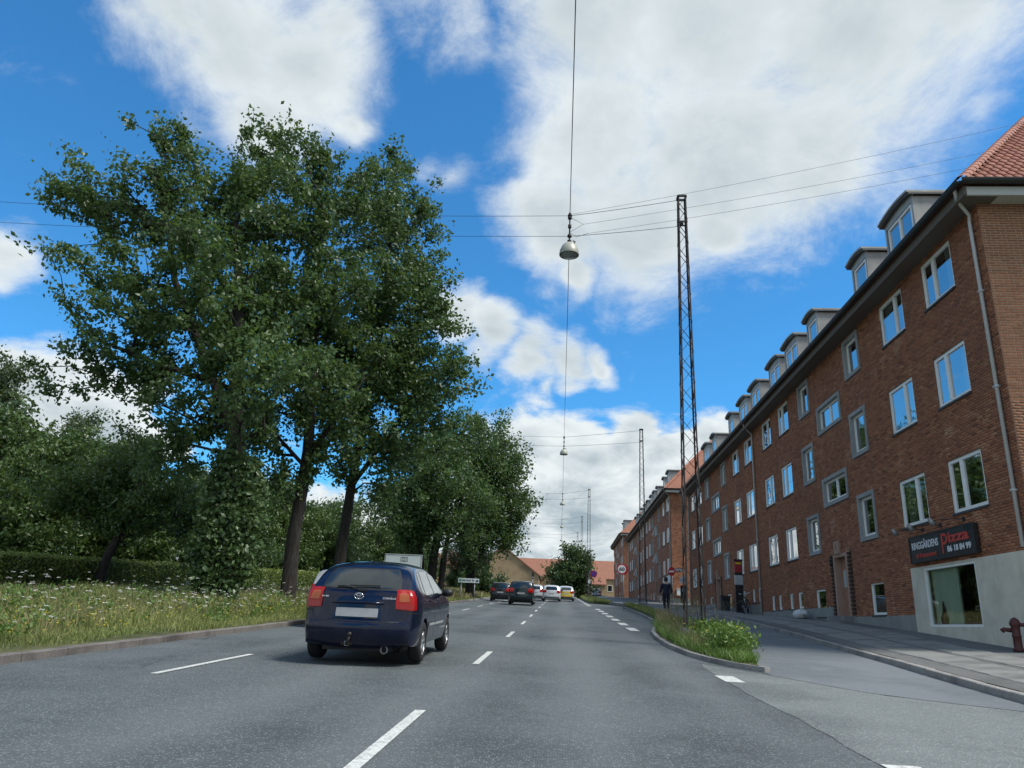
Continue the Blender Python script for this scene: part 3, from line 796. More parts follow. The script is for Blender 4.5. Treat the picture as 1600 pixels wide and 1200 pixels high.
def gutter(parent, pts):
    m = MB(); n = 7
    for a, b in zip(pts[:-1], pts[1:]):
        a = Vector(a); b = Vector(b); d = (b-a).normalized(); s = Vector((0, 0, 1)).cross(d)
        ring = [(s*math.cos(math.pi*i/n)*.085-Vector((0, 0, 1))*math.sin(math.pi*i/n)*.10) for i in range(n+1)]
        V = [a+q for q in ring]+[b+q for q in ring]
        m.add(V, [(i, i+1, n+2+i, n+1+i) for i in range(n)])
        m.beam(a+s*.085, b+s*.085, .025, .02); m.beam(a-s*.085, b-s*.085, .025, .02)
    return m.build('gutter', 'gutter_dark', parent, smooth=False)

def apartment_block(label, Y0, zo, units=2, bricks=False, depth=11., skip_first=(), base_shift=0., curved=False):
    b = thing('apartment_building', label, 'building', (FX, Y0, float(base_z(Y0))))
    b['gable_y'] = Y0
    Y1 = Y0+units*UNIT+(.3 if not curved else 0)
    zlo = float(base_z(Y0))-.4; zhi = zo+EAVE
    holes = []; wins = []
    for u in range(units):
        o = Y0+u*UNIT
        for ci, (a, c, mu) in enumerate(PLAIN):
            for r, (z0, z1) in enumerate(PZ):
                wins.append((o+a, o+c, zo+z0, zo+z1, mu, 'plain', u, r, ci))
        for ci, (a, c) in enumerate(NARROW):
            for r, (z0, z1) in enumerate(NZ): wins.append((o+a, o+c, zo+z0, zo+z1, None, 'framed', u, r, 10+ci))
        for r, (z0, z1) in enumerate(SZ): wins.append((o+STAIR[0], o+STAIR[1], zo+z0, zo+z1, .5, 'framed', u, r, 20))
        dz = zo+(.0 if u == 0 else .47)+base_shift
        bas = [(13.16, 14.25, 1.91, 2.91), (15.93, 16.55, 2.27, 2.92), (17.27, 17.75, 2.27, 2.92), (19.01, 19.49, 2.27, 2.92), (20.14, 20.62, 2.27, 2.92), (7.83, 8.88, 1.91, 2.90)]
        if u or not bricks: bas += [(1.1, 1.6, 2.27, 2.92), (2.3, 2.8, 2.27, 2.92), (4.4, 4.9, 2.27, 2.92), (5.6, 6.1, 2.27, 2.92)]
        for a, c, z0, z1 in bas:
            zs = dz+z0
            if zs < base_z(o+a)+.08: zs = float(base_z(o+a))+.1
            if dz+z1-zs > .3: wins.append((o+a, o+c, zs, dz+z1, None, 'basement', u, 0, 30))
        holes.append((o+DOOR[0], o+DOOR[1], dz+1.91, dz+4.05))
    if curved: wins = [w for w in wins if w[1] < Y0+.9*UNIT]
    holes += [w[:4] for w in wins]
    if bricks: holes.append((19.10, 21.75, 1.56, 3.08))
    zlow = zlo
    wall = wall_grid('wall', holes, Y0, Y1, zlow, zhi, FX, 'mortar_front' if bricks else 'brick_far', b)
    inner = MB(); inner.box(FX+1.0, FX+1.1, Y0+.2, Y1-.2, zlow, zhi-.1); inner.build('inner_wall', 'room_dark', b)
    for (a, c, z0, z1, mu, kind, u, r, ci) in wins:
        tl = 0.
        if not bricks and kind == 'framed' and ci == 20: tl = .35
        if bricks and u == 1 and kind == 'plain' and ci == 2 and r == 2: tl = .3
        window(b, FX, a, z0, c-a, z1-z0, mu, kind, curtains=(kind == 'plain' and Y0 < 60), tilt=tl)
    # gable wall and the rest of the shell
    g = MB(); g.quad((FX, Y0, zlow), (FX, Y0, zhi), (FX+depth, Y0, zhi), (FX+depth, Y0, zlow)); g.build('gable_wall', 'mortar_gable' if bricks else 'brick_far_gable', b)
    bk = MB(); bk.quad((FX+depth, Y0, zlow), (FX+depth, Y0, zhi), (FX+depth, Y1, zhi), (FX+depth, Y1, zlow)); bk.quad((FX, Y1, zlow), (FX+depth, Y1, zlow), (FX+depth, Y1, zhi), (FX, Y1, zhi)); bk.build('rear_wall', 'brick_far', b)
    # eaves
    e0 = Y0-.55; ov = .60; e1 = Y1+.55
    sf = MB(); sf.box(FX-ov+.1, FX+.3, e0+.1, e1-.1, zhi-.02, zhi+.05); sf.box(FX-ov+.06, FX-ov+.12, e0+.06, e1, zhi-.05, zhi+.20); sf.build('soffit', 'soffit_brown', b)
    fs = MB(); fs.box(FX-ov+.12, FX+depth+.4, e0+.06, e0+.12, zhi-.06, zhi+.17); fs.box(FX-ov+.13, FX+depth+.4, e0+.12, Y0+.1, zhi-.015, zhi+.045); fs.build('fascia', 'fascia_grey', b)
    # roof
    th = math.tan(R(47)); rw = depth/2+ov; xr = FX+depth/2; zt = zhi+.30; zr = zt+rw*th
    A, Bq, Cq, Dq = (FX-ov, e0, zt), (FX-ov, e1, zt), (FX+depth+ov, e1, zt), (FX+depth+ov, e0, zt); Ra, Rb = (xr, e0+rw, zr), (xr, e1-rw, zr)
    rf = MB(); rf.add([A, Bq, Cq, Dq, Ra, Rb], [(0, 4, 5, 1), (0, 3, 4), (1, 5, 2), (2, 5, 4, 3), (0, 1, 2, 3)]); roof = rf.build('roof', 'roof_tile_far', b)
    gutter(b, [(FX+depth+.5, e0-.07, zt-.02), (FX-ov-.07, e0-.07, zt-.02), (FX-ov-.07, e1, zt-.02)])
    # hip caps
    mcap = MB(); n = 5
    for i in range(n+1): pass
    L = .42
    ring = [(math.cos(math.pi*i/n)*.16, math.sin(math.pi*i/n)*.12-.03) for i in range(n+1)]
    mcap.add([(x, 0, z) for x, z in ring]+[(x*.88, L, z*.88) for x, z in ring], [(i, i+1, n+2+i, n+1+i) for i in range(n)]); cm = mcap.mesh('hip_tile', 'roof_tile')
    d = (Vector(Ra)-Vector(A)); nn = int(d.length/.36); q = d.normalized().to_track_quat('Y', 'Z')
    if bricks or zo < 3:
        for i in range(nn):
            o = obj('hip_tile', cm, None, None); COL.objects.unlink(o); o.location = Vector(A)+d*(i/nn)+Vector((0, 0, .03)); o.rotation_mode = 'QUATERNION'; o.rotation_quaternion = q; link_q(o, roof)
    # dormers
    for u in range(units):
        o = Y0+u*UNIT
        for ci, (a, c, mu) in enumerate(PLAIN):
            if (u == 0 and ci == 0) or (u == units-1 and ci == 3) or (curved and ci > 1): continue
            dormer(b, o+(a+c)/2, 1.72, zo)
        for a, c in NARROW:
            if curved and a > 10: continue
            dormer(b, o+(a+c)/2, 1.08, zo)
    # pipes
    downpipe(b, Y0+.28, zhi+.05, float(base_z(Y0+.3)) if not bricks else 3.2)
    for u in range(1, units): downpipe(b, Y0+u*UNIT+.9, zhi+.05, float(base_z(Y0+u*UNIT+.9)))
    if not curved: downpipe(b, Y1-.3, zhi+.05, float(base_z(Y1-.3)))
    # doors
    for u in range(units):
        if curved: break
        o = Y0+u*UNIT; dz = zo+(.0 if u == 0 else .47)+base_shift; a, c = o+DOOR[0], o+DOOR[1]; z0, z1 = dz+1.91, dz+4.05
        p = MB()
        p.box(FX-.035, FX+.30, a-.01, a+.16, z0, z1); p.box(FX-.035, FX+.30, c-.16, c+.01, z0, z1); p.box(FX-.035, FX+.30, a+.16, c-.16, z1-.12, z1)
        p.box(FX-.075, FX+.1, (a+c)/2-.1, (a+c)/2+.42, z1+.002, z1+.46); po = p.build('portal', 'portal_render', b)
        dd = MB(); dd.box(FX+.20, FX+.25, a+.16, c-.16, z0, z1-.12)
        for k in range(4): dd.box(FX+.19, FX+.20, a+.22+k*.25, a+.40+k*.25, z0+.1, z0+.9)
        do = dd.build('door', 'door_brown', b)
        w = MB(); w.box(FX+.17, FX+.2, (a+c)/2+.08, (a+c)/2+.36, z1-1.15, z1-.55); link(bpy.data.objects.new('notice', w.mesh('notice', 'totem_grey')), do)
        h = MB(); h.tube([(FX+.2, a+.25, z0+1.0), (FX+.13, a+.25, z0+1.0), (FX+.13, a+.38, z0+1.0)], .012, 6); link(bpy.data.objects.new('handle', h.mesh('handle', 'chrome')), do)
        if bricks:
            for k in range(16):
                for ya, yb in ((a-.36, a-.06), (c+.06, c+.30)):
                    t = MB(); t.box(FX-.06, FX+.01, ya, yb, z0+.06+k*CO*2, z0+.06+k*CO*2+BH*1.05); t.build('brick_tooth', 'brick_dark', b)
            st = MB(); st.box(FX-.32, FX+.2, a-.1, c+.15, float(base_z(a))-.3, z0-.003); st.box(FX-.55, FX-.32, a-.15, c+.05, float(base_z(a))-.3, z0-.17); st.build('step', 'slab_concrete', b)
            tx = fit_text('7', .10, .17, 'text_dark'); to = obj('house_number', tx, None); COL.objects.unlink(to); to.matrix_world = Matrix(((0, 0, -1, FX-.08), (-1, 0, 0, (a+c)/2+.22), (0, 1, 0, z1+.16), (0, 0, 0, 1))); link(to, po)
            pb = MB(); pb.box(FX-.05, FX, c+.09, c+.28, z1-.62, z1-.42); pb.box(FX-.06, FX, c+.07, c+.30, z1-.38, z1-.05); pb.build('entry_panel', 'steel_dark', b)
    return b, wall, roof, holes, zhi
def link_q(o, parent):
    COL.objects.link(o); o.parent = parent; o.matrix_parent_inverse = root_matrix(parent).inverted()

b1, wall1, roof1, holes1, zhi1 = apartment_block('red brick apartment block with zinc dormers and a pizza shop in its base', 16.7, 0., bricks=True)
HB = [(h[0]-.0, h[1]+.0, h[2]-(.05 if True else 0), h[3]) for h in holes1]+[(16.6, 22.56, -2, 3.14)]
plz = 1.88
brick_field('brickwork', 16.7, 16.7+2*UNIT+.3, 1.0, zhi1, HB+[(22.5, 27.1, -2, 1.88), (27.1, 39.2, -2, 2.24), (39.2, 48.5, -2, 2.62), (48.5, 62, -2, 2.95)]
            + [(16.7+u*UNIT+DOOR[0]-.06-.30, 16.7+u*UNIT+DOOR[1]+.30, (0, .47)[u]+1.91, (0, .47)[u]+4.05) for u in (0, 1)], 'x', 'brick_front', wall1)
# gable: the bricks that show largest are single pieces
single = []
def pick(s0, s1, za):
    if len(single) < 300 and s0 < 10.9 and 6.4 < za < 11.3 and s1-s0 > .05:
        single.append((s0, s1, za)); return True
    return False
wall1['gable_y'] = 16.7
gw = [o for o in b1.children if o.name.startswith('gable_wall')][0]; gw['gable_y'] = 16.7
brick_field('brickwork', 10.004, 13.2, 3.15, zhi1, [], 'y', 'brick_gable', gw, .010, pick)
BM = {}
for (s0, s1, za) in single[:300]:
    k = round(s1-s0, 2)
    if k not in BM:
        m = MB(); c = .005; L = s1-s0
        m.add([(0,.002,0),(L,.002,0),(L,.002,BH),(0,.002,BH),(c,-.010,c),(L-c,-.010,c),(L-c,-.010,BH-c),(c,-.010,BH-c)], [(4,5,6,7),(0,1,5,4),(1,2,6,5),(2,3,7,6),(3,0,4,7)]); BM[k] = m.mesh('brick', 'brick_single')
    o = obj('brick', BM[k], gw, (s0, 16.7-random.uniform(-.002, .002), za))
# plaster base with the shop window, plinth
pl = MB()
for (ya, yb, za, zb) in ((16.68, 19.10, .4, 3.14), (21.75, 22.55, .4, 3.14), (19.10, 21.75, .4, 1.56), (19.10, 21.75, 3.08, 3.14)): pl.box(FX-.03, FX+.0, ya, yb, za, zb)
pl.box(FX-.03, FX+4, 16.66, 16.68, .4, 3.14); pl.build('plaster_base', 'plaster', b1)
pn = MB()
for ya, yb, zt in ((22.553, 27.1, 1.88), (29.1, 39.2, 2.24), (39.2, 48.5, 2.62), (50.3, 59.9, 2.95)): pn.box(FX-.035, FX+.01, ya, yb, .6, zt-.004)
pn.box(FX-.033, FX+.01, 27.1, 29.1, .6, 1.9); pn.box(FX-.033, FX+.01, 48.5, 50.3, 1., 2.37)
for z in (1.0,): pass
pn.build('plinth', 'plinth_render', b1)
wf = MB(); t = .055
for (ya, yb, za, zb) in ((19.10, 21.75, 1.56, 1.56+t), (19.10, 21.75, 3.08-t, 3.08), (19.10, 19.10+t, 1.56+t, 3.08-t), (21.75-t, 21.75, 1.56+t, 3.08-t)): wf.box(FX-.02, FX+.06, ya, yb, za, zb)
sw = wf.build('shop_window', 'white_frame', b1)
gp = MB(); gp.quad((FX+.03, 19.15, 1.6), (FX+.03, 19.15, 3.03), (FX+.03, 21.7, 3.03), (FX+.03, 21.7, 1.6)); link(bpy.data.objects.new('pane', gp.mesh('pane', 'shop_glass', fix=False)), sw)
ip = MB(); ip.box(FX+.16, FX+.20, 20.35, 21.75, 1.3, 3.14); link(bpy.data.objects.new('screen', ip.mesh('screen', 'blind')), sw)
pp = MB(); pp.lathe([(.001, 0), (.08, .02), (.10, .2), (.04, .36), (.02, .6), (.001, .65)], 10, (FX+.11, 21.2, 1.58)); link(bpy.data.objects.new('ornament', pp.mesh('ornament', 'hydrant', True)), sw)
ll = MB(); ll.lathe([(.001, .2), (.12, .15), (.16, 0), (.12, -.15), (.001, -.2)], 10, (FX+.5, 19.55, 2.55)); ll.tube([(FX+.5, 19.55, 2.7), (FX+.5, 19.55, 3.2)], .01, 5); link(bpy.data.objects.new('pendant', ll.mesh('pendant', 'blind', True)), sw)
# roof tiles on the hip that shows
ct, sn = math.cos(R(47)), math.sin(R(47))
tm = MB(); n = 8; Wt, Lt = .225, .40
V = []
for y in (0, Lt):
    for i in range(n+1):
        u = i/n; V.append((u*Wt*1.12, y, .028*math.sin(u*2*math.pi)+.012 + (.018 if y == 0 else 0)))
V += [(p[0], p[1], p[2]-.022) for p in V[:n+1]]
tm.add(V, [(i, i+1, n+2+i, n+1+i) for i in range(n)]+[(i, 2*n+2+i, 2*n+3+i, i+1) for i in range(n)])
tmesh = tm.mesh('tile', 'roof_tile', smooth=False, fix=False)
ex, ey, ez = FX-.60, 16.7-.55, zhi1+.30
rows = 0; s = 0.
for row in range(22):
    s = row*.33; run = s*ct; x = ex+run+.02
    if row: x += (.5*Wt if row % 2 else 0)*0
    i = 0
    i = 1 if row else 1
    while ex+run+i*Wt < 14.4:
        o = obj('tile', tmesh, None); COL.objects.unlink(o); o.location = (ex+run*1.0+i*Wt, ey+run-.02, ez+s*sn+.015); o.rotation_euler = (R(47), 0, 0); link_q(o, roof1); i += 1

b2, wall2, roof2, _, zhi2 = apartment_block('red brick apartment block beyond the side street, shop on its corner', 69.7, 1.95, base_shift=.1)
b3, wall3, roof3, _, zhi3 = apartment_block('farthest brick apartment block with a rounded end', 122.5, 4.1, units=1, curved=True)
# rounded end of the far block
rd = MB(); cx, cy, rr = FX+9, 122.5+UNIT, 9.
pts = [(cx-rr*math.cos(a), cy+rr*math.sin(a)) for a in np.linspace(0, math.pi/2, 13)]
for p, q in zip(pts[:-1], pts[1:]): rd.quad((*p, 5.), (*q, 5.), (*q, zhi3), (*p, zhi3))
rd.build('rounded_wall', 'brick_far', b3)
re_ = MB()
for (ra, rb, za, zb) in ((rr+.6, rr+.7, zhi3-.02, zhi3+.35),):
    po = [(cx-rb*math.cos(a), cy+rb*math.sin(a)) for a in np.linspace(0, math.pi/2, 13)]
    for p, q in zip(po[:-1], po[1:]): re_.quad((*p, za), (*q, za), (*q, zb), (*p, zb)); re_.quad((*p, za), (*q, za), (cx, cy, za)); re_.quad((*p, zb), (*q, zb), (cx-1, cy+1, zb+6.))
re_.build('rounded_eave', 'gutter_dark', b3)
for k, a in enumerate(np.linspace(.12, .75, 5)):
    for z0, z1 in PZ:
        m = MB(); w = 1.2; c = Vector((cx-(rr+.02)*math.cos(a), cy+(rr+.02)*math.sin(a), 4.1)); tdir = Vector((math.sin(a), math.cos(a), 0)); nrm = Vector((-math.cos(a), math.sin(a), 0))
        q = [c+tdir*sx*w/2+Vector((0, 0, zz)) for sx, zz in ((-1, z0), (1, z0), (1, z1), (-1, z1))]; m.prism(q, nrm*.03); wo = m.build('window', 'white_frame', b3)
        m2 = MB(); q = [c+nrm*.035+tdir*sx*(w/2-.1)+Vector((0, 0, zz)) for sx, zz in ((-1, z0+.1), (1, z0+.1), (1, z1-.1), (-1, z1-.1))]; m2.quad(*q); link(bpy.data.objects.new('pane', m2.mesh('pane', 'car_glass')), wo)
# shop corner of the second block: fascia, display window, letter box on the gable
m = MB(); m.box(FX-.10, FX-.01, 70.3, 75.3, 5.35, 6.02); m.build('shop_fascia', 'sign_white_blue', b2)
m = MB(); m.box(FX-.05, FX-.005, 70.6, 74.9, 3.95, 5.30); f = m.build('shop_window', 'white_frame', b2)
for k in range(3):
    m = MB(); m.quad((FX-.055, 70.7+k*1.42, 4.05), (FX-.055, 72.0+k*1.42, 4.05), (FX-.055, 72.0+k*1.42, 5.2), (FX-.055, 70.7+k*1.42, 5.2)); link(bpy.data.objects.new('pane', m.mesh('pane', 'car_glass')), f)
m = MB(); m.box(10.35, 10.98, 69.45, 69.695, 4.2, 4.72); m.box(10.33, 11.0, 69.42, 69.699, 4.722, 4.78); m.build('wall_box', 'white_paint', b2)
m = MB(); m.box(FX-.03, FX+8, 69.66, 69.698, 3., 3.95); m.box(FX-.035, FX-.003, 69.66, 112., 3., 3.9); m.build('plinth', 'plinth_render', b2)

# ------------------------------------------------------------------ vehicles
def chaikin(p, k=2):
    for _ in range(k):
        q = [p[0]]
        for a, b in zip(p[:-1], p[1:]):
            q += [(a[0]*.75+b[0]*.25, a[1]*.75+b[1]*.25), (a[0]*.25+b[0]*.75, a[1]*.25+b[1]*.75)]
        p = q+[p[-1]]
    return p
def car_shell(prof, W, belt, tumble=.27, rear_round=.13, front_round=.22, fillet=.07):
    """closed body shell; prof = side outline (y from the rear, z) from rear foot over the roof to front foot"""
    P = np.array(chaikin(prof, 2)); n = len(P); L = P[:, 0].max()
    zb = P[0, 1]
    def half(y, z):
        h = W/2
        h = h-rear_round*np.clip((.55-y)/.55, 0, 1)**2.2-front_round*np.clip((y-(L-.8))/.8, 0, 1)**2.2
        h = h-np.clip(z-belt, 0, 2)*tumble-.05*np.clip((z-belt+.12)/.12, 0, 1)*np.clip((belt+.06-z)/.06, 0, 1)*0
        h = h-np.clip(.48-z, 0, 1)*.16-.10*np.clip((z-.62)/.5, 0, 1)**2*.25
        return h
    # outward normal of the outline
    T = np.gradient(P, axis=0); T /= np.linalg.norm(T, axis=1)[:, None]; Nn = np.stack([-T[:, 1], T[:, 0]], 1)
    cy, cz = L/2, .6
    flip = np.sign((P[:, 0]-cy)*Nn[:, 0]+(P[:, 1]-cz)*Nn[:, 1]); Nn *= flip[:, None]
    vs = np.linspace(-1, 1, 15); m = len(vs)
    V = []
    for i in range(n):
        y, z = P[i]; w = float(half(y, z))-fillet
        bul = .05+.05*abs(Nn[i, 0])
        for v in vs:
            k = bul*(1-abs(v)**2.6)-.0
            V.append((v*w, y+Nn[i, 0]*k, z+Nn[i, 1]*k))
    F = [(i*m+j, i*m+j+1, (i+1)*m+j+1, (i+1)*m+j) for i in range(n-1) for j in range(m-1)]
    ts = [0, .02, .05, .10, .17, .26, .36, .47, .58, .69, .8, .9, 1.]
    side_idx = {}
    for s in (-1, 1):
        rows = []
        for i in range(n):
            y, z = P[i]; by = min(max(y, P[0, 0]), P[-1, 0]); bz = zb
            ids = [i*m+(0 if s < 0 else m-1)]
            for t in ts[1:]:
                yy, zz = y+(by-y)*t, z+(bz-z)*t
                dist = math.hypot(yy-y, zz-z)
                q = min(1., dist/.10); x = float(half(yy, zz))-fillet*(1-math.sqrt(max(0, 1-(1-q)**2)))
                ids.append(len(V)); V.append((s*x, yy, zz))
            rows.append(ids)
        for i in range(n-1):
            for j in range(len(ts)-1): F.append((rows[i][j], rows[i+1][j], rows[i+1][j+1], rows[i][j+1]))
        side_idx[s] = [r[-1] for r in rows]
    for i in range(n-1): F.append((side_idx[-1][i], side_idx[-1][i+1], side_idx[1][i+1], side_idx[1][i]))
    bm = bmesh.new()
    bv = [bm.verts.new(p) for p in V]; bm.verts.ensure_lookup_table()
    for f in F:
        try: bm.faces.new([bv[i] for i in f])
        except ValueError: pass
    # close the ends under the bumpers
    bmesh.ops.remove_doubles(bm, verts=bm.verts, dist=.0015)
    bmesh.ops.dissolve_degenerate(bm, edges=bm.edges, dist=.0005)
    bmesh.ops.holes_fill(bm, edges=[e for e in bm.edges if e.is_boundary], sides=0)
    bmesh.ops.recalc_face_normals(bm, faces=bm.faces)
    return bm, P, half, L
def cut_arches(bm, centres, r, W):
    me = bpy.data.meshes.new('tmp'); bm.to_mesh(me); o = bpy.data.objects.new('tmp', me); COL.objects.link(o)
    cu = MB()
    for (y, z) in centres:
        for s in (-1, 1):
            n = 28; a = [(y+r*math.cos(2*math.pi*i/n), z+r*math.sin(2*math.pi*i/n)) for i in range(n)]
            x0, x1 = s*(W/2-.30), s*(W/2+.2)
            cu.prism([(x0, q[0], q[1]) for q in a], (x1-x0, 0, 0))
    c = bpy.data.objects.new('cut', cu.mesh('cut', 'seam_black')); COL.objects.link(c)
    md = o.modifiers.new('b', 'BOOLEAN'); md.object = c; md.operation = 'DIFFERENCE'; md.solver = 'EXACT'
    dg = bpy.context.evaluated_depsgraph_get(); out = bpy.data.meshes.new_from_object(o.evaluated_get(dg))
    for q in (o, c): COL.objects.unlink(q); bpy.data.objects.remove(q)
    return out
class Car:
    def __init__(s, name, label, loc, rz, prof, W, paint, belt, wheels, wheel_r, tumble=.27, group=None, cat='car', rear_round=.13, slope=.041):
        s.root = thing(name, label, cat, loc, rz, group); s.root.rotation_euler = (math.atan(slope), 0, rz)
        bm, s.P, s.half, s.L = car_shell(prof, W, belt, tumble, rear_round)
        s.bvh = BVHTree.FromBMesh(bm); s.W = W; s.wr = wheel_r; s.wheels = wheels
        me = cut_arches(bm, [(y, wheel_r) for y in wheels], wheel_r+.045, W); bm.free()
        me.name = 'body'; me.materials.clear(); me.materials.append(mat(paint))
        me.polygons.foreach_set('use_smooth', [True]*len(me.polygons)); me.set_sharp_from_angle(angle=R(38))
        s.body = bpy.data.objects.new('body', me); put_local(s.body, s.root)
        s.wheel_mesh()
    def part(s, name, me, parent=None):
        return put_local(bpy.data.objects.new(name, me), parent or s.root)
    def hit(s, p, d):
        h = s.bvh.ray_cast(Vector(p), Vector(d)); return h
    def patch(s, name, corners, view, material, off=.004, nu=10, nv=8, rnd=.0, parent=None, thick=0.):
        """conforming panel: 4 corners in the view plane ('rear': (x,z), 'left'/'right': (y,z), 'front', 'diagR'...)"""
        c = [Vector((*q, 0)) for q in corners]; V = []; ok = []
        for j in range(nv+1):
            for i in range(nu+1):
                u, v = -1+2*i/nu, -1+2*j/nv
                if rnd:
                    uu, vv = u*math.sqrt(1-rnd*v*v/2), v*math.sqrt(1-rnd*u*u/2)
                else: uu, vv = u, v
                a, b = (uu+1)/2, (vv+1)/2
                q = (c[0]*(1-a)+c[1]*a)*(1-b)+(c[3]*(1-a)+c[2]*a)*b
                if view == 'rear': o, d = (q.x, -2, q.y), (0, 1, 0)
                elif view == 'front': o, d = (q.x, s.L+2, q.y), (0, -1, 0)
                elif view == 'right': o, d = (3, q.x, q.y), (-1, 0, 0)
                elif view == 'left': o, d = (-3, q.x, q.y), (1, 0, 0)
                elif view == 'top': o, d = (q.x, q.y, 4), (0, 0, -1)
                elif view in ('dr', 'dl'):           # diagonal from behind: first coord runs across the corner
                    sg = 1 if view == 'dr' else -1
                    base = Vector((sg*(s.W/2), 0, q.y)); tv = Vector((sg*.707, .707, 0)); dv = Vector((-sg*.707, .707, 0))
                    oo = base+tv*q.x-dv*2; o, d = oo, dv
                h = s.hit(o, d)
                if h[0] is None: V.append(Vector(o)+Vector(d)*2.0); ok.append(False)
                else: V.append(h[0]+h[1]*off*(1 if h[1].dot(Vector(d)) < 0 else -1)); ok.append(True)
        k = nu+1; F = []
        for j in range(nv):
            for i in range(nu):
                q = (j*k+i, j*k+i+1, (j+1)*k+i+1, (j+1)*k+i)
                if all(ok[t] for t in q): F.append(q)
        m = MB(); m.add(V, F); me = m.mesh(name, material, smooth=True, fix=False)
        return s.part(name, me, parent)
    def wheel_mesh(s):
        r = s.wr; t = MB(); w = .095
        t.lathe([(r*.62, -w), (r*.9, -w*1.02), (r*.98, -w*.75), (r, -w*.4), (r, w*.4), (r*.98, w*.75), (r*.9, w*1.02), (r*.62, w)], 28, axis='x'); tyre = t.mesh('tyre', 'rubber', True)
        q = MB(); q.lathe([(r*.64, w*.9), (r*.60, w*.55), (r*.60, -w)], 28, axis='x')
        for k in range(7):
            a = 2*math.pi*k/7; q.beam((w*.62, .04*math.cos(a), .04*math.sin(a)), (w*.72, r*.61*math.cos(a), r*.61*math.sin(a)), .055, .03, (1, 0, 0))
        q.lathe([(.001, w*.78), (.05, w*.75), (.055, w*.5)], 12, axis='x'); q.lathe([(r*.60, -w*.1), (.001, -w*.1)], 20, axis='x'); rim = q.mesh('rim', 'rim', True)
        for y in s.wheels:
            for sd in (-1, 1):
                wo = put_local(bpy.data.objects.new('wheel', tyre), s.root); wo.location = (sd*(s.W/2-.105), y, r); wo.rotation_euler = (0, 0, 0 if sd > 0 else math.pi)
                put_local(bpy.data.objects.new('rim', rim), wo)
    def mirror(s, side, y, z):
        m = MB(); x = side*(float(s.half(y, z))+.0)
        m.lathe([(.001, -.05), (.06, -.045), (.085, 0), (.075, .05), (.03, .085), (.001, .09)], 12, axis='y'); me = m.mesh('wing_mirror', 'black_plastic', True)
        me.transform(Matrix.Diagonal((1.25, 1, .85, 1))); me.transform(Matrix.Translation((x+side*.12, y, z+.02)))
        a = MB(); a.beam((x-side*.05, y+.02, z-.03), (x+side*.08, y+.02, z), .05, .04); me2 = a.mesh('mirror_arm', 'black_plastic')
        s.part('wing_mirror', me); s.part('mirror_arm', me2)

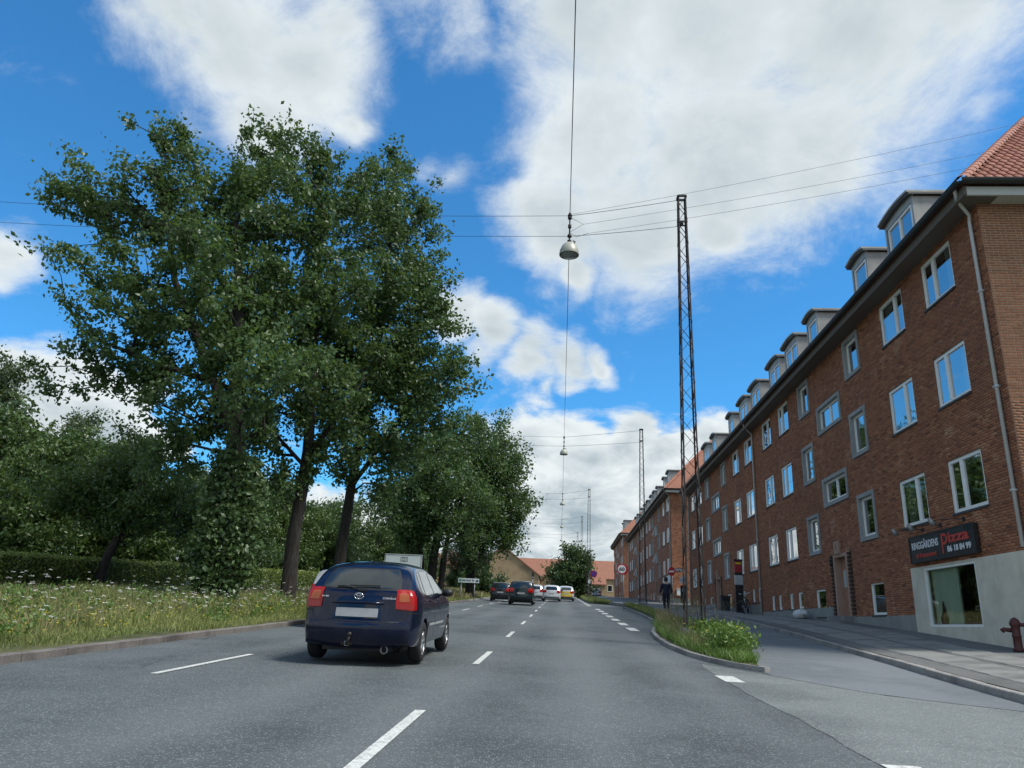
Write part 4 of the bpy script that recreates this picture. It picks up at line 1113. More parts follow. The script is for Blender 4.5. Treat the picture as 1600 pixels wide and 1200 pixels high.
HATCH = [(.18, .27), (.04, .31), (-.01, .42), (-.01, .57), (.03, .62), (.055, .76), (.08, .92), (.11, 1.04), (.30, 1.22), (.50, 1.375), (.66, 1.425), (1.0, 1.46), (1.7, 1.472), (2.25, 1.41),
         (3.02, 1.04), (3.35, .96), (3.88, .84), (4.1, .68), (4.17, .48), (4.08, .27)]
def corolla():
    c = Car('hatchback_car', 'dark navy five-door hatchback with a tow ball, driving in the middle lane', (-2.99, 11.45, float(gz(11.9))), R(0.3), HATCH, 1.775, 'paint_navy', .98, (.78, 3.38), .31, tumble=.47)
    g = c.patch('rear_window', [(-.61, 1.075), (.61, 1.075), (.50, 1.365), (-.50, 1.365)], 'rear', 'car_glass', .004, 16, 10, .22)
    c.patch('window_seal', [(-.635, 1.055), (.635, 1.055), (.52, 1.385), (-.52, 1.385)], 'rear', 'seam_black', .002, 16, 10, .22)
    # wiper
    m = MB(); z = 1.075
    def rp(x, z, o=.02):
        h = c.hit((x, -2, z), (0, 1, 0)); return h[0]+h[1]*o*(1 if h[1].y < 0 else -1)
    m.tube([rp(0, 1.05), rp(-.1, 1.075), rp(-.22, 1.095), rp(-.36, 1.09)], .009, 6); m.tube([rp(-.16, 1.10, .03), rp(.30, 1.105, .03)], .010, 6); m.box(-.02, .10, rp(0, 1.05).y-.01, rp(0, 1.05).y+.02, 1.035, 1.065)
    c.part('wiper', m.mesh('wiper', 'black_plastic'))
    for sg, vw in ((1, 'dr'), (-1, 'dl')):
        lamp = c.patch('tail_light', [(-.235, .79), (.11, .78), (.07, 1.07), (-.185, 1.075)], vw, 'tail_red', .014, 14, 12, .25)
        c.patch('indicator', [(-.175, .90), (-.03, .90), (-.04, 1.02), (-.165, 1.02)], vw, 'tail_amber', .019, 6, 6, .2, lamp)
        c.patch('lower_lens', [(-.21, .80), (.07, .795), (.06, .87), (-.20, .875)], vw, 'tail_dark', .018, 8, 4, .2, lamp)
    # bumper seam, plate recess, plate, handle bar, badges
    c.patch('tailgate_seam', [(-.62, .607), (.62, .607), (.62, .619), (-.62, .619)], 'rear', 'seam_black', .003, 20, 1)
    for sg in (-1, 1):
        c.patch('tailgate_seam', [(sg*.62, .612), (sg*.632, .615), (sg*.70, .70), (sg*.69, .70)], 'rear', 'seam_black', .003, 2, 6)
        c.patch('tailgate_seam', [(sg*.69, .70), (sg*.70, .70), (sg*.655, 1.08), (sg*.645, 1.08)], 'rear', 'seam_black', .003, 2, 8)
        c.patch('bumper_edge', [(sg*.70, .742), (sg*.86, .735), (sg*.86, .752), (sg*.70, .757)], 'rear', 'seam_black', .003, 6, 2)
    c.patch('plate_recess', [(-.37, .645), (.37, .645), (.40, .875), (-.40, .875)], 'rear', 'paint_navy', .010, 10, 4, .12)
    c.patch('number_plate', [(-.315, .67), (.315, .67), (.315, .795), (-.315, .795)], 'rear', 'plate', .02, 6, 2, .04)
    m = MB(); a, b = rp(-.39, .868, .02), rp(.39, .868, .02); m.tube([a, rp(-.2, .872, .028), rp(0, .874, .03), rp(.2, .872, .028), b], .018, 8); c.part('tailgate_handle', m.mesh('tailgate_handle', 'paint_navy', True))
    e = MB(); o = rp(0, .965, .008)
    def ring(rx, rz, dz=0., r=.008):
        e.tube([(o.x+rx*math.cos(t), o.y-.004, o.z+dz+rz*math.sin(t)) for t in np.linspace(0, 2*math.pi, 25)], r, 6)
    ring(.066, .045, 0, .007); ring(.020, .040, 0, .005); ring(.044, .015, .018, .005); c.part('emblem', e.mesh('emblem', 'chrome', True))
    for body, w, h, x, z in (('COROLLA', .20, .026, .36, .935), ('D-4D', .10, .022, -.56, .94)):
        me = fit_text(body, w, h, 'text_white', .01); q = rp(x+w/2, z, .012); me.transform(Matrix(((1, 0, 0, x), (0, 0, -1, min(rp(x, z, .01).y, rp(x+w, z, .01).y)), (0, 1, 0, z), (0, 0, 0, 1)))); c.part('lettering', me)
    # high brake lamp, aerial
    m = MB(); m.tube([(.0, .76, 1.47), (.0, .74, 1.51), (-.005, .66, 1.58)], [.018, .008, .003], 6); c.part('aerial', m.mesh('aerial', 'black_plastic'))
    # under the tail: dark valance, exhaust, tow bar
    m = MB(); m.box(-.52, .52, .12, .5, .19, .29); m.box(-.55, .55, .6, 3.5, .15, .26); c.part('underbody', m.mesh('underbody', 'seam_black'))
    m = MB(); m.lathe([(.001, .12), (.052, .12), (.055, -.06), (.046, -.06), (.044, .05)], 12, (.42, .12, .215), 'y'); c.part('exhaust', m.mesh('exhaust', 'galvanised', True))
    m = MB(); m.beam((-.10, .3, .27), (-.10, -.10, .30), .055, .05); m.tube([(-.10, -.08, .30), (-.08, -.13, .33), (-.06, -.13, .40)], .02, 8); m.lathe([(.001, .035), (.028, .02), (.033, 0), (.028, -.02), (.012, -.03)], 10, (-.06, -.13, .43)); m.box(-.20, -.03, -.06, -.03, .27, .33); c.part('tow_bar', m.mesh('tow_bar', 'steel_dark', True))
    m = MB(); m.box(-.14, -.08, -.075, -.06, .265, .33); c.part('tow_socket', m.mesh('tow_socket', 'totem_grey'))
    # sides
    for sd in ('right', 'left'):
        c.patch('side_window', [(.62, 1.045), (.80, 1.02), (.90, 1.33), (.72, 1.33)], sd, 'car_glass', .004, 4, 6, .1)
        c.patch('side_window', [(.86, 1.01), (1.68, 1.00), (1.68, 1.375), (1.0, 1.365)], sd, 'car_glass', .004, 8, 6, .05)
        c.patch('side_window', [(1.76, 1.00), (2.66, 1.00), (2.28, 1.32), (1.76, 1.375)], sd, 'car_glass', .004, 8, 6, .05)
        for y0, y1 in ((1.72, 1.73), (2.72, 2.73)): c.patch('door_seam', [(y0, .34), (y1, .34), (y1, .99), (y0, .99)], sd, 'seam_black', .002, 1, 10)
        c.patch('door_seam', [(.98, .62), (.99, .62), (.86, .99), (.85, .99)], sd, 'seam_black', .002, 1, 6)
        c.patch('side_moulding', [(1.15, .535), (1.70, .535), (1.70, .575), (1.15, .575)], sd, 'lamp_clear', .012, 8, 2); c.patch('side_moulding', [(1.75, .535), (2.68, .535), (2.68, .575), (1.75, .575)], sd, 'lamp_clear', .012, 8, 2)
        for y in (1.28, 2.12): c.patch('door_handle', [(y, .90), (y+.17, .90), (y+.17, .935), (y, .935)], sd, 'paint_navy', .03, 6, 2, .2)
        c.patch('sill_trim', [(1.15, .25), (2.95, .25), (2.95, .29), (1.15, .29)], sd, 'black_plastic', .006, 8, 1)
        c.mirror(1 if sd == 'right' else -1, 2.52, 1.03)
    c.patch('windscreen', [(-.55, 2.35), (.55, 2.35), (.66, 2.98), (-.66, 2.98)], 'top', 'car_glass', .004, 12, 8, .1)
    for sg in (-1, 1): c.patch('headlight', [(sg*.42, .66), (sg*.76, .68), (sg*.74, .82), (sg*.46, .78)], 'front', 'lamp_clear', .006, 6, 4, .2)
    # seat heads seen through nothing: the glass is dark and mirrors the sky
    return c
corolla()
def simple_car(name, label, x, y, prof, W, paint, belt, wheels, wr, tumble, win, lights, z_glass, rails=False, slope=.048, plate=True, rz=0., side_lo=None, lamp='tail_red', top=None, group='cars queuing ahead on the carriageway'):
    c = Car(name, label, (x, y, float(gz(y+wheels[0]))), rz, prof, W, paint, belt, wheels, wr, tumble, group, slope=slope)
    (wb, zb), (wt, zt) = win
    c.patch('rear_window', [(-wb, zb), (wb, zb), (wt, zt), (-wt, zt)], 'rear', 'car_glass', .005, 12, 8, .18)
    for vw in ('dr', 'dl'): c.patch('tail_light', [(-.30, lights[0]), (.08, lights[0]), (.05, lights[1]), (-.26, lights[1])], vw, lamp, .012, 8, 6, .25)
    if plate: c.patch('number_plate', [(-.26, z_glass), (.26, z_glass), (.26, z_glass+.115), (-.26, z_glass+.115)], 'rear', 'plate', .02, 4, 2)
    m = MB(); m.box(-W*.4, W*.4, .12, c.L-.3, .15, .28); c.part('underbody', m.mesh('underbody', 'seam_black'))
    c.patch('bumper_trim', [(-W*.42, .30), (W*.42, .30), (W*.42, .40), (-W*.42, .40)], 'rear', 'black_plastic', .006, 12, 2)
    zt2 = zt-.02; z0 = belt+.03
    roof = max(p[1] for p in prof)
    for sd in ('right', 'left'):
        c.patch('side_window', [(.75, z0), (1.65, z0), (1.65, roof-.11), (.95, roof-.12)], sd, 'car_glass', .005, 6, 5, .05)
        c.patch('side_window', [(1.73, z0), (2.6, z0), (2.25, roof-.15), (1.73, roof-.11)], sd, 'car_glass', .005, 6, 5, .05)
        c.mirror(1 if sd == 'right' else -1, 2.55, belt+.06)
        if rails:
            m = MB(); sg = 1 if sd == 'right' else -1; xx = sg*(float(c.half(1.2, roof))-.10); m.tube([(xx, .6, roof-.02), (xx, .75, roof+.05), (xx, 2.1, roof+.05), (xx, 2.3, roof-.04)], .016, 6); c.part('roof_rail', m.mesh('roof_rail', 'galvanised'))
    c.patch('windscreen', [(-.52, 2.3), (.52, 2.3), (.62, 2.85), (-.62, 2.85)], 'top', 'car_glass', .005, 8, 6, .1)
    for sg in (-1, 1): c.patch('headlight', [(sg*.42, .66), (sg*.74, .68), (sg*.72, .80), (sg*.46, .77)], 'front', 'lamp_clear', .006, 6, 4, .2)
    return c
SUV = [(.18, .28), (.04, .34), (0, .48), (0, .62), (.03, .70), (.05, .95), (.08, 1.08), (.22, 1.38), (.32, 1.52), (.5, 1.56), (1.6, 1.58), (2.2, 1.53), (2.95, 1.13), (3.2, 1.06), (3.8, .98), (4.05, .82), (4.12, .5), (4.05, .28)]
WAGON = [(.18, .24), (.04, .30), (0, .44), (0, .58), (.03, .64), (.05, .90), (.08, 1.02), (.26, 1.28), (.38, 1.42), (.6, 1.46), (1.7, 1.48), (2.3, 1.43), (3.1, 1.03), (3.4, .97), (4.1, .86), (4.35, .7), (4.42, .45), (4.34, .24)]
simple_car('estate_car', 'silver car mostly hidden behind the navy hatchback in the left lane', -5.86, 20.2, WAGON, 1.75, 'paint_silver', .96, (.8, 3.4), .31, .30, ((.60, 1.06), (.50, 1.37)), (.80, 1.08), .66, slope=.043)
simple_car('crossover_car', 'dark green-black crossover with roof rails and red tail lights', -2.72, 54.0, SUV, 1.80, 'paint_green_black', 1.06, (.78, 3.38), .34, .28, ((.60, 1.14), (.52, 1.47)), (.86, 1.12), .72, rails=True)
simple_car('dark_car', 'black car ahead in the left lane beside the grass verge', -4.95, 64.0, WAGON, 1.76, 'paint_black', .97, (.8, 3.4), .31, .30, ((.58, 1.05), (.5, 1.37)), (.80, 1.04), .66, rails=True)
simple_car('estate_car', 'white estate car queuing beside the yellow car', -.80, 74.0, WAGON, 1.78, 'paint_white', .97, (.8, 3.4), .32, .30, ((.58, 1.05), (.5, 1.37)), (.80, 1.04), .66)
yc = simple_car('hatchback_car', 'white hatchback with a yellow rear beside the white estate', .62, 80.0, HATCH, 1.70, 'paint_white', .98, (.78, 3.38), .31, .32, ((.58, 1.07), (.48, 1.37)), (.78, 1.05), .66)
yc.patch('rear_panel', [(-.66, .42), (.66, .42), (.60, .98), (-.60, .98)], 'rear', 'paint_yellow', .008, 12, 6, .2)
simple_car('pale_car', 'pale silver car seen between the crossover and the white estate', -2.55, 79.0, WAGON, 1.76, 'paint_pale', .97, (.8, 3.4), .31, .30, ((.58, 1.05), (.5, 1.37)), (.80, 1.04), .66)
simple_car('oncoming_car', 'white car on the far carriageway behind the verge', -15.0, 112.0, HATCH, 1.72, 'paint_white', .98, (.78, 3.38), .31, .32, ((.58, 1.07), (.48, 1.37)), (.78, 1.05), .66, group='cars on the far carriageway')
simple_car('parked_car', 'silver car parked at the end of the cycle path', 3.2+3., 133.0, HATCH, 1.72, 'paint_silver', .98, (.78, 3.38), .31, .32, ((.58, 1.07), (.48, 1.37)), (.78, 1.05), .66, group='cars on the far carriageway')

# ------------------------------------------------------------------ vegetation
def leaf_cloud(C, per, sig, size, rng, droop=.25, shape=.62, axis=None):
    """C (n,3) cluster centres -> rhombic folded leaves; axis = spray direction of each cluster"""
    k = len(C)
    if axis is not None:
        cnt = np.maximum(4, (per*rng.uniform(.35, 1.45, k)).astype(int)); who = np.repeat(np.arange(k), cnt)
    else: who = np.repeat(np.arange(k), per)
    n = len(who)
    g = np.clip(rng.normal(0, 1, (n, 3)), -1.75, 1.75)*np.array(sig)*rng.uniform(.65, 1.25, (k, 1))[who]
    if axis is not None:
        ax = axis[who]; along = (g*ax).sum(1)[:, None]*ax
        g = (g-along)*.72+along*rng.uniform(1.2, 2.0, (k, 1))[who]
    P = C[who]+g
    d = rng.normal(0, 1, (n, 3)); d[:, 2] -= droop*2; d /= np.linalg.norm(d, axis=1)[:, None]
    r = rng.normal(0, 1, (n, 3)); s = np.cross(d, r); s /= np.linalg.norm(s, axis=1)[:, None]; nn = np.cross(d, s)
    L = (size*rng.uniform(.55, 1.35, n))[:, None]; W = L*shape*.5
    V = np.stack([P, P+d*L*.45+s*W+nn*L*.10, P+d*L, P+d*L*.45-s*W+nn*L*.10], 1)
    cl = rng.uniform(0, 1, k)[who]
    tone = np.clip(.55*cl+.45*rng.uniform(0, 1, n), 0, 1)
    F = np.stack([np.arange(n)*4+q for q in range(4)], 1)
    tri = np.concatenate([F[:, [0, 1, 2]], F[:, [0, 2, 3]]]); tone2 = np.concatenate([tone, tone])
    return V.reshape(-1, 3), tri, tone2
def sample_blobs(blobs, n, rng, ys=1.25, power=2.1):
    b = np.array(blobs); w = b[:, 3]**2.4; w /= w.sum(); k = rng.choice(len(b), n, p=w)
    d = rng.normal(0, 1, (n, 3)); d /= np.linalg.norm(d, axis=1)[:, None]; r = rng.uniform(0, 1, n)**(1/power)
    ph = rng.uniform(0, 6.28, (len(b), 3))[k]          # lobes break up every dome
    lob = 1+.30*np.sin(3.1*d[:, 0]*2+ph[:, 0])*np.sin(2.7*d[:, 1]*2+ph[:, 1])+.24*np.sin(5.2*d[:, 2]+ph[:, 2])
    r = r*lob*np.where(rng.uniform(0, 1, n) < .08, 1.22, 1.)
    return b[k, :3]+d*(r*b[k, 3])[:, None]*np.array([1.0, ys, .95])
def grow(trunks, C, rng, step=.55):
    """branch skeleton: every cluster is tied to the nearest lower wood"""
    nodes = []; par = []
    for tr in trunks:
        last = -1 if not nodes or True else -1
        tr = [np.array(p, float) for p in tr]
        for a, b in zip(tr[:-1], tr[1:]):
            m = max(1, int(np.linalg.norm(b-a)/.5))
            for i in range(m):
                nodes.append(a+(b-a)*i/m); par.append(last); last = len(nodes)-1
        nodes.append(tr[-1]); par.append(last)
    nt = len(nodes); load = np.zeros(nt+len(C)*40)
    N = np.zeros((nt+len(C)*40, 3)); N[:nt] = nodes; par = par+[0]*(len(C)*40); cnt = nt
    t0 = N[:nt]
    dist0 = np.array([np.min(np.linalg.norm(t0-c, axis=1)) for c in C]); order = np.argsort(dist0)
    for ci in order:
        c = C[ci]; dv = N[:cnt]-c; dd = np.linalg.norm(dv, axis=1)
        cost = dd+np.clip(dv[:, 2]+dd*.25, 0, None)*1.2
        j = int(np.argmin(cost)); p0 = N[j].copy(); L = dd[j]; m = max(1, int(L/step)); prev = j
        if cnt+m+1 >= len(N): break
        bend = rng.normal(0, .06*L, 3)
        for i in range(1, m+1):
            t = i/m; q = p0+(c-p0)*t+bend*math.sin(math.pi*t)+np.array([0, 0, .10*L*math.sin(math.pi*t)])
            N[cnt] = q; par[cnt] = prev; prev = cnt; cnt += 1
        load[prev] += 1
    par = np.array(par[:cnt]); N = N[:cnt]; load = load[:cnt]
    for i in range(cnt-1, -1, -1):
        if par[i] >= 0: load[par[i]] += load[i]
    return N, par, load, nt
def wood_mesh(name, N, par, load, r_unit, r_min, material, sides=6, flare=None):
    idx = np.where(par >= 0)[0]; rad = np.maximum(r_min, r_unit*np.maximum(load, .5)**.47)
    A = N[par[idx]]; B = N[idx]; ra = np.minimum(rad[par[idx]], rad[idx]*1.6+.01); rb = rad[idx]
    keep = np.linalg.norm(B-A, axis=1) > 1e-4; A, B, ra, rb = A[keep], B[keep], ra[keep], rb[keep]
    d = B-A; d /= np.linalg.norm(d, axis=1)[:, None]; up = np.where(np.abs(d[:, 2:3]) > .9, np.array([[1., 0, 0]]), np.array([[0, 0, 1.]]))
    a = np.cross(d, up); a /= np.linalg.norm(a, axis=1)[:, None]; b = np.cross(d, a); n = len(A)
    V = np.zeros((n, 2*sides, 3))
    for j in range(sides):
        t = 2*math.pi*j/sides; o = a*math.cos(t)+b*math.sin(t); V[:, j] = A-d*(ra*.3)[:, None]+o*ra[:, None]; V[:, sides+j] = B+o*rb[:, None]
    base = np.array([(j, (j+1) % sides, sides+(j+1) % sides, sides+j) for j in range(sides)])
    F = (base[None]+2*sides*np.arange(n)[:, None, None]).reshape(-1, 4)
    return fast_mesh(name, V.reshape(-1, 3), F, [material], smooth=True)
def trunk_mesh(name, path, radii, material, rng, n=14):
    m = MB(); P = [Vector(p) for p in path]; fine = []; fr = []
    for i, (a, b) in enumerate(zip(P[:-1], P[1:])):
        for k in range(5):
            t = k/5; fine.append(a.lerp(b, t)); fr.append(radii[i]*(1-t)+radii[i+1]*t)
    fine.append(P[-1]); fr.append(radii[-1]); V = []
    for p, r in zip(fine, fr):
        for j in range(n):
            t = 2*math.pi*j/n; rr = r*(1+.07*math.sin(3*t+p.z)+.05*math.sin(7*t+2*p.z)+rng.normal(0, .02)); V.append((p.x+rr*math.cos(t), p.y+rr*math.sin(t), p.z))
    m.add(V, [(i*n+j, i*n+(j+1) % n, (i+1)*n+(j+1) % n, (i+1)*n+j) for i in range(len(fine)-1) for j in range(n)])
    return m.mesh(name, material, True)
def tree(name, label, trunks, radii, blobs, ncl, per, sig, size, leafmat, seed, group=None, ys=1.25, cat='tree', r_unit=.0125, extra=None, power=2.1):
    rng = np.random.default_rng(seed); base = trunks[0][0]
    t = thing(name, label, cat, base, 0, group)
    C = sample_blobs(blobs, ncl, rng, ys, power)
    if extra: C = np.concatenate([C, extra(rng)])
    N, par, load, nt = grow(trunks, C, rng)
    for k, tr in enumerate(trunks): link(bpy.data.objects.new('trunk', trunk_mesh('trunk', tr, radii[k], 'bark', rng)), t)
    link(bpy.data.objects.new('branches', wood_mesh('branches', N, par, load, r_unit, .012, 'bark', 5)), t)
    mid = np.mean([q[:3] for q in blobs], 0); ax = C-mid; ax[:, 2] = np.abs(ax[:, 2])*.5+.4*np.linalg.norm(ax[:, :2], axis=1)*.5; ax += rng.normal(0, .6, ax.shape); ax /= np.linalg.norm(ax, axis=1)[:, None]
    V, F, tone = leaf_cloud(C, per, sig, size, rng, axis=ax)
    link(bpy.data.objects.new('crown', fast_mesh('crown', V, F, [leafmat], tone)), t)
    return t
def gl(x, y): return float(gz(y)+left_off(x))
A_BL = [(-17.3,23,15.1,1.45),(-16.1,22,11.6,1.3),(-15.5,22.5,9.4,1.33),(-16.6,23,8.4,.91),(-14.8,23,17.5,1.2),(-15.3,24,15.5,1.94),(-13.9,22,11.1,1.71),(-13.8,23,8.5,1.51),(-13.1,24,16.3,1.82),(-11.9,22,12.3,1.51),(-11.5,22,9.8,1.88),(-11.5,22.5,7.3,1.65),(-9.3,21,8.4,1.47),(-11.9,25,17.8,1.4),(-18.4,23,15.7,.76),(-18.4,23,13.7,.56),(-12.0,23,6.2,1.25),(-12.6,25.5,11.5,1.8),(-10.6,23.5,11.4,1.5),(-11.6,24.5,14.6,1.7),(-13.2,23.5,13.4,1.6),(-9.6,23,9.6,1.3)]
B_BL = [(-12.1,27,19.3,1.6),(-10.6,27,20,1.05),(-10.2,26,15.8,1.8),(-9.1,26,13,1.99),(-11.1,26.5,12.4,2.02),(-9.6,26,9.6,1.92),(-10.8,26,7.8,1.42),(-8.8,27,17.9,1.62),(-8.7,27,7.7,1.09),(-9.8,28.5,11,2.),(-9.9,27,6.3,.9),(-11.2,26.5,6.2,.8)]
C_BL = [(-8.4,31,22.2,1.06),(-8.8,31,19.4,2.14),(-7.2,31,17,1.49),(-8.1,30,14.6,2.28),(-6.4,31,15.1,1.47),(-6.9,31,12.2,2.14),(-5.4,31,11.4,1.19),(-8.3,30,11.3,2.21),(-6.2,31,9.9,1.54),(-8.9,31,9.1,1.67),(-5.3,31,13.5,.86),(-7.1,31,8.1,1.1),(-7.3,31,19.7,1.22),(-9.2,31,7.0,1.0),(-7.6,31,6.6,.8)]
za = gl(-10.4, 23)
tA = tree('poplar_tree', 'large poplar with ivy round its trunk, spreading widest over the verge',
     [[(-10.4, 23, za-.1), (-10.35, 23, za+2), (-10.6, 23, 6.4), (-11.0, 23.1, 9), (-11.5, 23.3, 12), (-12.2, 23.5, 15)], [(-10.6, 23, 6.4), (-12.0, 22.7, 9.2), (-13.6, 22.8, 12), (-14.6, 23, 15)], [(-11, 23.1, 8.2), (-13.5, 22.7, 8.9), (-15.5, 22.6, 9.6)]],
     [[.46, .36, .30, .25, .18, .09], [.18, .15, .11, .05], [.14, .10, .05]], A_BL, 500, 118, (.26, .28, .20), .175, 'leaf_poplar', 11, ys=1.35, group='poplars along the verge')
# ivy clothing the lower trunk
rng = np.random.default_rng(3); n = 190
t_ = rng.uniform(0, 1, n)**.9; ang = rng.uniform(0, 2*math.pi, n); rr = .42+.62*np.sin(np.pi*np.clip(t_*.8+.12, 0, 1))*(1-.45*t_)*rng.uniform(.3, 1, n)
IC = np.stack([-10.4+rr*np.cos(ang), 23+rr*np.sin(ang), za+.35+t_*4.2], 1)
V, F, tone = leaf_cloud(IC, 62, (.16, .16, .2), .17, rng); link(bpy.data.objects.new('ivy', fast_mesh('ivy', V, F, ['leaf_ivy'], tone)), tA)
zb_ = gl(-9.5, 27)
tree('poplar_tree', 'straight dark-trunked poplar just beyond the ivy-clad one', [[(-9.65, 27, zb_-.1), (-9.7, 27, zb_+2.5), (-9.6, 27, 7), (-9.7, 26.8, 10), (-10, 26.6, 14), (-10.4, 26.8, 18)], [(-9.6, 26.9, 6.4), (-10.8, 26.4, 7.6), (-12, 26, 8.4)], [(-9.45, 27, 7), (-8.6, 27, 8.4), (-7.8, 27.2, 10)]],
     [[.30, .235, .20, .16, .11, .06], [.11, .08, .04], [.12, .09, .05]], B_BL, 400, 112, (.29, .31, .22), .18, 'leaf_poplar', 12, group='poplars along the verge')
zc_ = gl(-8.9, 31)
tree('poplar_tree', 'right-leaning poplar of the near trio, its crown over the lanes', [[(-9.1, 31, zc_-.1), (-9.05, 31, zc_+2.5), (-8.95, 31, 6.6), (-8.7, 31, 10), (-8.3, 30.8, 14), (-8.4, 31, 19)], [(-8.95, 31, 6.4), (-7.6, 31, 8.6), (-6.4, 31, 10.5)]],
     [[.28, .22, .185, .15, .10, .05], [.11, .08, .04]], C_BL, 450, 112, (.31, .33, .23), .19, 'leaf_poplar', 13, group='poplars along the verge')
zd_ = gl(-10.3, 62)
tree('poplar_tree', 'poplar with forked trunks beyond the navy car', [[(-10.5, 62, zd_-.1), (-10.4, 62, zd_+3), (-10.0, 62, 10), (-9.9, 62, 14)], [(-11.4, 62.2, zd_-.1), (-11.5, 62.2, zd_+2.5), (-12.2, 62.2, 9.5), (-12.3, 62.2, 13)], [(-9.7, 62.3, zd_), (-9.6, 62.3, zd_+3), (-9.2, 62, 9)]],
     [[.40, .34, .25, .1], [.34, .30, .22, .08], [.28, .24, .12]], [(-12.1,62,15.2,2.86),(-9.6,62,16.4,2.31),(-12.9,62,11.6,2.81),(-9.4,61,11.5,3.71),(-11.9,61,8.6,2.31),(-14.4,62,10.2,1.83),(-9.2,61,8.3,2.1)], 430, 95, (.5, .55, .4), .26, 'leaf_poplar', 14, group='poplars along the verge', r_unit=.02)
ze_ = gl(-8.0, 70)
tree('poplar_tree', 'poplar whose crown reaches farthest over the road, behind the direction sign', [[(-8.2, 70, ze_-.1), (-8.2, 70, ze_+2.5), (-8.1, 70, 9), (-7.6, 70, 14)]], [[.42, .36, .28, .1]],
     [(-7.1,70,17.8,2.47),(-5.9,69,14.2,2.88),(-4.5,70,12,1.68),(-6.9,69,10.3,3.07),(-8.7,69,15.1,3.32),(-8.3,69,8.2,1.9),(-4.9,70,8.9,1.42),(-8.4,70,19.4,1.37)], 430, 95, (.52, .55, .42), .28, 'leaf_poplar', 15, group='poplars along the verge', r_unit=.02)
zf_ = gl(-18., 29)
tree('young_tree', 'small tree with a leaning dark trunk in front of the hedge', [[(-18.0, 29, zf_-.1), (-17.8, 29, 3.0), (-17.4, 29.2, 4.4), (-17.4, 29.5, 6)]], [[.2, .17, .14, .06]],
     [(-19.3,29,5.3,1.3),(-18.3,30,6.5,1.48),(-15.8,29,5.3,1.34),(-17.7,29,4.4,1.1),(-14.9,30,4.9,1.18),(-17.4,30,7.6,.82)], 230, 90, (.32, .32, .2), .16, 'leaf_mid', 16)
zg_ = float(gz(110))
tree('round_tree', 'round dark tree standing where the road ends', [[(1.8, 110, zg_), (1.8, 110, zg_+1.6), (1.7, 110, 8), (1.7, 110, 11)]], [[.25, .22, .16, .05]],
     [(.4,110,8.4,2.01),(2.6,110,9.4,2.2),(1.3,110,7.2,2.2),(3.6,110,7.7,1.82),(1.7,110,11.2,1.29),(0,110,6.4,1.3),(3.2,110,6.6,1.2)], 230, 70, (.45, .45, .4), .34, 'leaf_dark', 17)
# park trees behind the hedge: three kinds, copied
def park_tree(name, label, leafmat, seed, H, Rr, size, kind):
    rng = np.random.default_rng(seed); bl = []
    if kind == 'broad':
        for k in range(11): a = rng.uniform(0, 6.28); q = rng.uniform(.1, .62)*Rr; bl.append((q*math.cos(a), q*math.sin(a), H*rng.uniform(.30, .82), Rr*rng.uniform(.36, .5)))
        bl.append((0, 0, H*.86, Rr*.36))
        for k in range(5): a = rng.uniform(0, 6.28); bl.append((.6*Rr*math.cos(a), .6*Rr*math.sin(a), H*.22, Rr*.36))
    elif kind == 'tall':
        for k in range(13): a = rng.uniform(0, 6.28); z = rng.uniform(.15, .95); q = rng.uniform(.1, .55)*Rr*(1.1-z*.6); bl.append((q*math.cos(a), q*math.sin(a), H*z, Rr*.42*(1.15-.5*z)))
    else:
        for k in range(9): z = k/9; bl.append((rng.normal(0, .1), rng.normal(0, .1), H*(.12+.84*z), Rr*(1-.86*z)*.95))
    return tree(name, label, [[(0, 0, -.1), (0, 0, H*.3), (rng.normal(0, .2), rng.normal(0, .2), H*.65), (0, 0, H*.88)]], [[Rr*.07, Rr*.06, Rr*.04, .04]], bl, 330, 80, (.42, .42, .26), size, leafmat, seed, r_unit=.018, ys=1.)
protos = [park_tree('park_tree', 'broad dark tree behind the clipped hedge', 'leaf_dark', 31, 9.5, 4.2, .27, 'broad'),
          park_tree('park_tree', 'bushy mid-green tree behind the clipped hedge', 'leaf_mid', 32, 8.5, 4.0, .25, 'broad'),
          park_tree('weeping_tree', 'tall feathery grey-green tree at the edge of the park', 'leaf_willow', 33, 14.0, 4.6, .25, 'tall'),
          park_tree('conifer_tree', 'dark conifer at the far end of the park', 'leaf_dark', 34, 8.5, 2.6, .24, 'cone')]
spots = [[(-29, 36, 1.0), (-34, 52, 1.1), (-27, 62, 1.05), (-22.5, 74, .95), (-36, 42, 1.15), (-46, 60, 1.3), (-31, 80, 1.2), (-22, 50, .75), (-40, 34, 1.), (-20, 92, 1.1)],
         [(-24.5, 42, .85), (-25, 33, .8), (-22, 58, .9), (-21, 66, .85), (-33, 66, 1.1), (-19.5, 80, .8), (-30, 46, 1.), (-23, 84, 1.)],
         [(-38.5, 46, 1.03), (-31.5, 45, .74)],
         [(-16.4, 84, .85), (-17.6, 96, 1.0), (-13.5, 100, .6)]]
for p, sp in zip(protos, spots):
    p['group'] = 'trees in the park behind the hedge'
    for i, (x, y, s) in enumerate(sp):
        o = p if i == 0 else copy_tree(p)
        if p is protos[2]: o['label'] = ('tallest feathery grey-green tree at the edge of the park', 'shorter feathery grey-green tree in front of the tallest one')[i]
        if p is protos[3]: o['label'] = ('mid-sized dark conifer where the park ends', 'tallest dark conifer where the park ends', 'smallest dark conifer, beside the copper-leaved tree')[i]
        o.location = (x, y, gl(x, y)-.05); o.rotation_euler = (0, 0, i*1.7); o.scale = (s, s, s*random.uniform(.94, 1.08))
